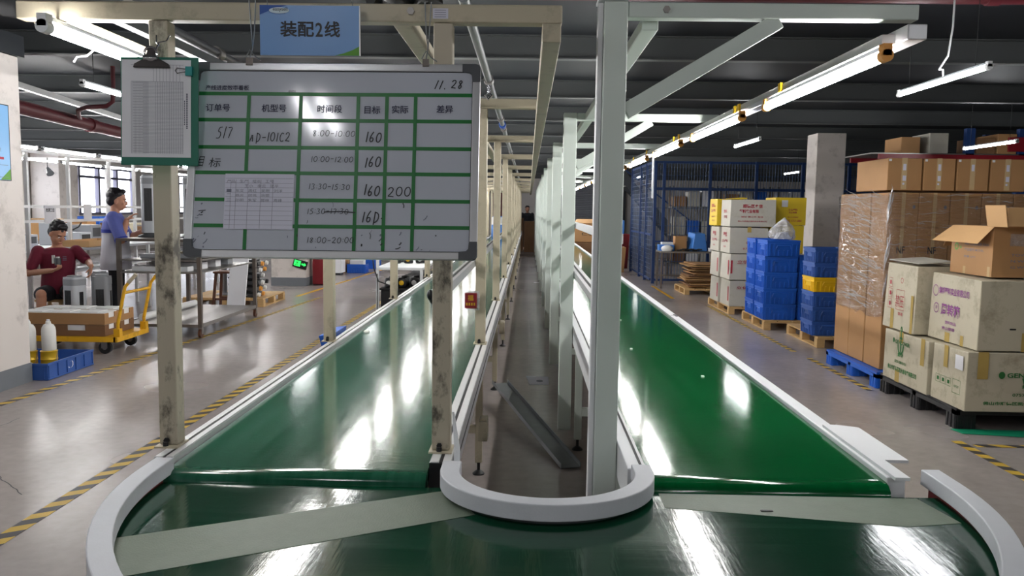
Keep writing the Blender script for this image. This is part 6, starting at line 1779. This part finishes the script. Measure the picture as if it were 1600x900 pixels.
def limb(mb, pts, rads, n=14):
    P_ = []; r_ = []
    for i in range(len(pts) - 1):
        a, b = Vector(pts[i]), Vector(pts[i + 1])
        for k in range(4):
            f = k / 4; P_.append(a.lerp(b, f)); r_.append(rads[i] * (1 - f) + rads[i + 1] * f)
    P_.append(Vector(pts[-1])); r_.append(rads[-1])
    mb.tube(P_, r_, n)
    for p, r in zip(pts, rads): mb.ell(p, r, r, r, 12, 8)
def torso(mb, secs, side):
    """secs: (centre, half width, half depth); side: unit vector to the figure's right"""
    side = Vector(side).normalized(); n = 20; vs = []
    for c, w, d in secs:
        c = Vector(c); fw = UPV.cross(side).normalized()
        vs += [c + side * (w * math.cos(2 * PI * i / n)) + fw * (d * math.sin(2 * PI * i / n)) for i in range(n)]
    k = len(secs)
    fs = [(j * n + i, j * n + (i + 1) % n, (j + 1) * n + (i + 1) % n, (j + 1) * n + i) for j in range(k - 1) for i in range(n)]
    fs += [tuple(reversed(range(n))), tuple(range((k - 1) * n, k * n))]
    mb.add(vs, fs)
def basis(fwd, up):
    f = Vector(fwd).normalized(); u = Vector(up); r = f.cross(u).normalized(); u = r.cross(f).normalized()
    return Matrix((r, f, u)).transposed()       # columns: right, forward, up
def head(mb, c, B):
    c = Vector(c); B = B * 1.07
    q = lambda x, y, z: c + B @ Vector((x, y, z))
    mb.ell(q(0, -.012, .03), .074, .092, .088, 20, 14, B)
    mb.ell(q(0, .018, -.03), .062, .074, .086, 18, 12, B)
    mb.ell(q(0, .045, -.083), .034, .03, .026, 12, 8, B)
    mb.ell(q(0, .092, -.02), .012, .018, .026, 10, 8, B); mb.ell(q(0, .10, -.032), .016, .013, .011, 10, 8, B)
    for s in (-1, 1):
        mb.ell(q(s * .072, -.005, -.012), .011, .02, .032, 10, 8, B)
        mb.ell(q(s * .036, .062, -.03), .022, .018, .02, 10, 8, B)
    mb.ell(q(0, .07, .025), .05, .016, .014, 12, 8, B)
    mb.ell(q(0, .082, -.062), .024, .012, .007, 10, 8, B); mb.ell(q(0, .08, -.075), .02, .012, .007, 10, 8, B)
def head_parts(t, c, B):
    B = B * 1.07; c = Vector(c); q = lambda x, y, z: c + B @ Vector((x, y, z))
    m = MB()
    for s in (-1, 1): m.ell(q(s * .031, .083, -.003), .013, .006, .007, 10, 8, B)
    ey = m.build('eyes', 'eye_white', t, smooth=True)
    m = MB()
    for s in (-1, 1): m.ell(q(s * .031, .0885, -.004), .006, .002, .006, 8, 6, B)
    m.build('iris', 'hair_black', ey, smooth=True)
    m = MB()
    for s in (-1, 1): m.tube([q(s * .014, .09, .018), q(s * .03, .092, .023), q(s * .05, .08, .018)], .004, 6)
    m.build('eyebrows', 'hair_black', t, smooth=True)
    m = MB(); m.tube([q(-.022, .088, -.067), q(0, .096, -.066), q(.022, .088, -.067)], .005, 6); m.build('lips', 'lip', t, smooth=True)
    m = MB()
    m.ell(q(0, -.028, .055), .081, .096, .082, 22, 14, B)
    m.ell(q(0, -.055, -.005), .073, .058, .07, 18, 12, B)
    m.ell(q(0, .045, .105), .055, .035, .026, 14, 8, B)
    for s in (-1, 1): m.ell(q(s * .067, -.022, .02), .012, .028, .04, 10, 8, B)
    RR = random.Random(2)
    for i in range(26):
        a = RR.uniform(0, 2 * PI); a2 = RR.uniform(.1, 1.2); m.ell(q(.074 * math.cos(a) * math.cos(a2), -.028 + .088 * math.sin(a) * math.cos(a2), .055 + .078 * math.sin(a2)), .02, .02, .012, 8, 6, B)
    # keep the face free
    hm = remesh_obj(m, 'hair', 'hair_black', t, .006, 2)
    return hm
def hand(mb, wrist, d, palm_n, curl=.5, s=1.0, thumb_side=1):
    """d: direction of the fingers, palm_n: where the palm faces"""
    w = Vector(wrist); d = Vector(d).normalized(); n = Vector(palm_n); n = (n - d * n.dot(d)).normalized(); a = d.cross(n)
    B = Matrix((a, d, n)).transposed()
    mb.ell(w + d * .045 * s, .04 * s, .05 * s, .016 * s, 14, 10, B)
    for i, (off, ln) in enumerate(((-.03, .062), (-.01, .075), (.01, .078), (.03, .068))):
        p = w + d * .078 * s + a * off * s
        pts = [p]; dd = d.copy()
        for k in range(3):
            c = curl * (.5 + .35 * k)
            dd = (d * math.cos(c * (k + 1) * .6) + n * math.sin(c * (k + 1) * .6)).normalized()
            p = p + dd * ln * s * (.42, .33, .25)[k]; pts.append(p)
        limb(mb, pts, [.0095 * s, .009 * s, .0085 * s, .0075 * s], 8)
    b0 = w + d * .02 * s + a * .03 * s * thumb_side
    limb(mb, [b0, b0 + (a * thumb_side * .7 + d * .6 + n * .4).normalized() * .035 * s, b0 + (a * thumb_side * .55 + d * .85 + n * .6).normalized() * .065 * s], [.012 * s, .0105 * s, .009 * s], 8)

# seated worker
t = thing('person', (-5.42, 9.28, 0), 'seated worker in a maroon shirt and dark shorts bending over a fan on a stool', 'person')
fw = Vector((.5, -.866, 0)); rt = Vector((-.866, -.5, 0)); c0 = Vector((-5.44, 9.31, 0))
def at(f, r, z): return c0 + fw * f + rt * r + UPV * z
c0 = c0 + Vector((.03, 0, 0)); hc = at(.135, -.01, 1.16)
HB = basis(Vector((.78, -.42, -.52)), (0.1, 0, 1))
shR, shL = at(.05, .19, .955), at(.05, -.19, .955)
elR, wrR = at(.12, .29, .715), at(.33, .06, .755)
elL, wrL = at(.16, -.31, .83), at(.38, -.33, .80)
hipR, hipL = at(.0, .1, .475), at(.0, -.1, .475)
knR, knL = at(.42, .17, .5), at(.38, -.09, .52)
anR, anL = at(.40, .18, .085), at(.38, -.10, .085)
m = MB()
torso(m, [(at(0, 0, .41), .15, .11), (at(0, 0, .5), .165, .12), (at(.01, 0, .65), .145, .105), (at(.03, 0, .82), .165, .11), (at(.05, 0, .93), .17, .095), (at(.06, 0, .985), .12, .07), (at(.07, 0, 1.01), .06, .055)], rt)
limb(m, [at(.07, 0, .98), at(.09, 0, 1.05), hc + HB @ Vector((0, -.02, -.03))], [.056, .052, .052])
head(m, hc, HB)
for s_, e_, w_ in ((shR, elR, wrR), (shL, elL, wrL)): limb(m, [s_, e_, w_], [.052, .04, .027])
hand(m, wrR, wrR - elR + Vector((0, 0, .04)), Vector((.3, -.1, .9)), .9, 1.0, -1)
hand(m, wrL, Vector((.05, -.25, -.7)), Vector((-.5, -.6, -.3)), .6, 1.0, 1)
for h_, k_, a_ in ((hipR, knR, anR), (hipL, knL, anL)): limb(m, [h_, k_, a_], [.082, .057, .038])
for a_ in (anR, anL): m.ell(a_ + fw * .06 - UPV * .045, .04, .1, .035, 14, 8, basis(fw, UPV))
remesh_obj(m, 'body', 'skin', t)
head_parts(t, hc, HB)
m = MB()
torso(m, [(at(0, 0, .47), .19, .145), (at(.01, 0, .58), .18, .14), (at(.02, 0, .7), .17, .13), (at(.04, 0, .83), .185, .128), (at(.055, 0, .93), .188, .108), (at(.065, 0, .985), .13, .08), (at(.072, 0, 1.0), .075, .066)], rt)
for s_, e_ in ((shR, elR), (shL, elL)):
    q = Vector(s_).lerp(Vector(e_), .72); limb(m, [s_, Vector(s_).lerp(q, .5), q], [.07, .064, .06])
sh = remesh_obj(m, 'shirt', 'maroon_cloth', t)
m = MB(); c = at(.178, -.07, .86)
for i in range(3): m.bar(c + rt * .02 + UPV * (.018 * i), c - rt * .02 + UPV * (.018 * i), .004, .008)
m.build('chest_print', 'faint_ink', sh)
m = MB()
torso(m, [(at(0, 0, .41), .172, .13), (at(0, 0, .5), .18, .14), (at(.01, 0, .56), .172, .13)], rt)
for h_, k_ in ((hipR, knR), (hipL, knL)):
    q = Vector(h_).lerp(Vector(k_), .88); limb(m, [h_, Vector(h_).lerp(q, .5), q], [.1, .092, .085])
remesh_obj(m, 'shorts', 'black_cloth', t)
for a_ in (anR, anL):
    m = MB(); m.ell(a_ + fw * .065 - UPV * .04, .05, .125, .042, 16, 10, basis(fw, UPV)); m.v = [(x, y, max(z, .002)) for x, y, z in m.v]; m.build('shoe', 'shoe_black', t, smooth=True)
t = thing('motor_unit', (wrR.x, wrR.y, wrR.z), 'small dark motor unit held in the hand of the seated worker', 'motor')
p = wrR + (wrR - elR).normalized() * .085 + UPV * .09
m = MB(); m.cyl(p - UPV * .04, p + UPV * .04, .032, n=16); m.build('can', 'dark_grey_plastic', t, smooth=True)
m = MB(); m.cyl(p + UPV * .041, p + UPV * .055 , .02, n=12); m.bar(p + Vector((-.05, 0, -.02)), p + Vector((-.05, 0, .07)), .02, .03); m.build('bracket', 'milky_plastic', t)

# standing worker
t = thing('person', (-4.85, 9.62, 0), 'standing worker in a white shirt with blue shoulders, back half turned, reaching to the fan', 'person')
fw = Vector((.93, .37, 0)); rt = Vector((.37, -.93, 0)); c0 = Vector((-4.89, 9.62, 0))
hc = at(.035, -.0, 1.545)
HB = basis(Vector((.93, .34, -.12)), UPV)
shR, shL = at(.0, .19, 1.345), at(.0, -.19, 1.345)
elR, wrR = at(.09, .27, 1.085), Vector((-4.69, 9.50, 1.315))
elL, wrL = at(.12, -.25, 1.1), at(.27, -.16, 1.17)
hipR, hipL = at(0, .095, .88), at(0, -.095, .88)
knR, knL = at(.02, .11, .48), at(.0, -.1, .48)
anR, anL = at(-.02, .11, .085), at(-.03, -.11, .085)
m = MB()
torso(m, [(at(0, 0, .82), .15, .105), (at(0, 0, .9), .16, .11), (at(.0, 0, 1.05), .135, .095), (at(.01, 0, 1.2), .16, .105), (at(.0, 0, 1.32), .17, .095), (at(0, 0, 1.375), .12, .07), (at(0, 0, 1.4), .06, .055)], rt)
limb(m, [at(0, 0, 1.37), at(.01, 0, 1.44), hc + HB @ Vector((0, -.02, -.03))], [.056, .052, .052])
head(m, hc, HB)
for s_, e_, w_ in ((shR, elR, wrR), (shL, elL, wrL)): limb(m, [s_, e_, w_], [.052, .044, .03])
hand(m, wrR, Vector((.5, .35, .55)), Vector((.8, .4, -.5)), .45, 1.0, -1)
hand(m, wrL, Vector((.9, .2, -.1)), Vector((0, 0, -1)), .4, 1.0, 1)
for h_, k_, a_ in ((hipR, knR, anR), (hipL, knL, anL)): limb(m, [h_, k_, a_], [.085, .058, .038])
for a_ in (anR, anL): m.ell(a_ + fw * .06 - UPV * .045, .04, .1, .035, 14, 8, basis(fw, UPV))
remesh_obj(m, 'body', 'skin', t)
head_parts(t, hc, HB)
m = MB()
torso(m, [(at(0, 0, .73), .215, .175), (at(0, 0, .85), .215, .17), (at(0, 0, 1.0), .2, .155), (at(.005, 0, 1.14), .2, .148), (at(.0, 0, 1.22), .2, .144)], rt)
remesh_obj(m, 'shirt', 'white_cloth', t)
m = MB()
torso(m, [(at(.0, 0, 1.20), .202, .146), (at(0, 0, 1.3), .2, .13), (at(0, 0, 1.36), .155, .095), (at(0, 0, 1.395), .082, .07)], rt)
for s_, e_ in ((shR, elR), (shL, elL)):
    q = Vector(s_).lerp(Vector(e_), .85); limb(m, [s_, Vector(s_).lerp(q, .5), q], [.075, .074, .07])
yk = remesh_obj(m, 'shirt_yoke', 'blue_cloth', t)
m = MB()
torso(m, [(at(0, 0, 1.165), .204, .149), (at(0, 0, 1.205), .205, .149)], rt)
q = Vector(shR).lerp(Vector(elR), .85); e2 = (Vector(elR) - Vector(shR)).normalized(); m.cyl(q + e2 * .02, q + e2 * .06, .074, .073, n=20)
m.build('hem_band', 'dark_blue_cloth', yk, smooth=True)
m = MB()
torso(m, [(at(0, 0, .78), .165, .12), (at(0, 0, .88), .168, .12), (at(0, 0, .94), .16, .115)], rt)
for h_, k_, a_ in ((hipR, knR, anR), (hipL, knL, anL)): limb(m, [h_, k_, a_], [.09, .078, .064])
remesh_obj(m, 'trousers', 'black_cloth', t)
for a_ in (anR, anL):
    m = MB(); m.ell(a_ + fw * .065 - UPV * .04, .05, .125, .042, 16, 10, basis(fw, UPV)); m.v = [(x, y, max(z, .002)) for x, y, z in m.v]; m.build('shoe', 'shoe_black', t, smooth=True)
# distant worker between the lines
t = thing('person', (-.05, 31.6, 0), 'distant dark clothed worker seen at the far end of the gap', 'person')
fw = Vector((0, -1, 0)); rt = Vector((-1, 0, 0)); c0 = Vector((-.05, 31.6, 0))
hc = at(.02, 0, 1.53); HB = basis(fw, UPV)
m = MB()
torso(m, [(at(0, 0, .8), .15, .105), (at(0, 0, .9), .16, .11), (at(0, 0, 1.05), .14, .1), (at(0, 0, 1.3), .17, .1), (at(0, 0, 1.38), .11, .07)], rt)
limb(m, [at(0, 0, 1.36), hc], [.055, .05]); head(m, hc, HB)
for s_ in (-1, 1):
    limb(m, [at(0, .19 * s_, 1.33), at(.02, .23 * s_, 1.06), at(.12, .2 * s_, .86)], [.05, .04, .028])
    hand(m, at(.12, .2 * s_, .86), Vector((0, -.3, -.9)), Vector((1.0 * s_, 0, 0)), .4)
    limb(m, [at(0, .095 * s_, .88), at(.01, .1 * s_, .48), at(0, .1 * s_, .085)], [.085, .058, .038])
    m.ell(at(.06, .1 * s_, .04), .04, .1, .035, 14, 8, basis(fw, UPV))
remesh_obj(m, 'body', 'skin', t, .012)
head_parts(t, hc, HB)
m = MB()
torso(m, [(at(0, 0, .76), .17, .12), (at(0, 0, .9), .175, .125), (at(0, 0, 1.1), .165, .115), (at(0, 0, 1.3), .188, .112), (at(0, 0, 1.39), .1, .075)], rt)
for s_ in (-1, 1): limb(m, [at(0, .19 * s_, 1.33), at(.015, .22 * s_, 1.12)], [.072, .064])
remesh_obj(m, 'shirt', 'black_cloth', t, .012)
m = MB()
for s_ in (-1, 1): limb(m, [at(0, .095 * s_, .84), at(.01, .1 * s_, .48), at(0, .1 * s_, .1)], [.1, .078, .062])
remesh_obj(m, 'trousers', 'black_cloth', t, .012)
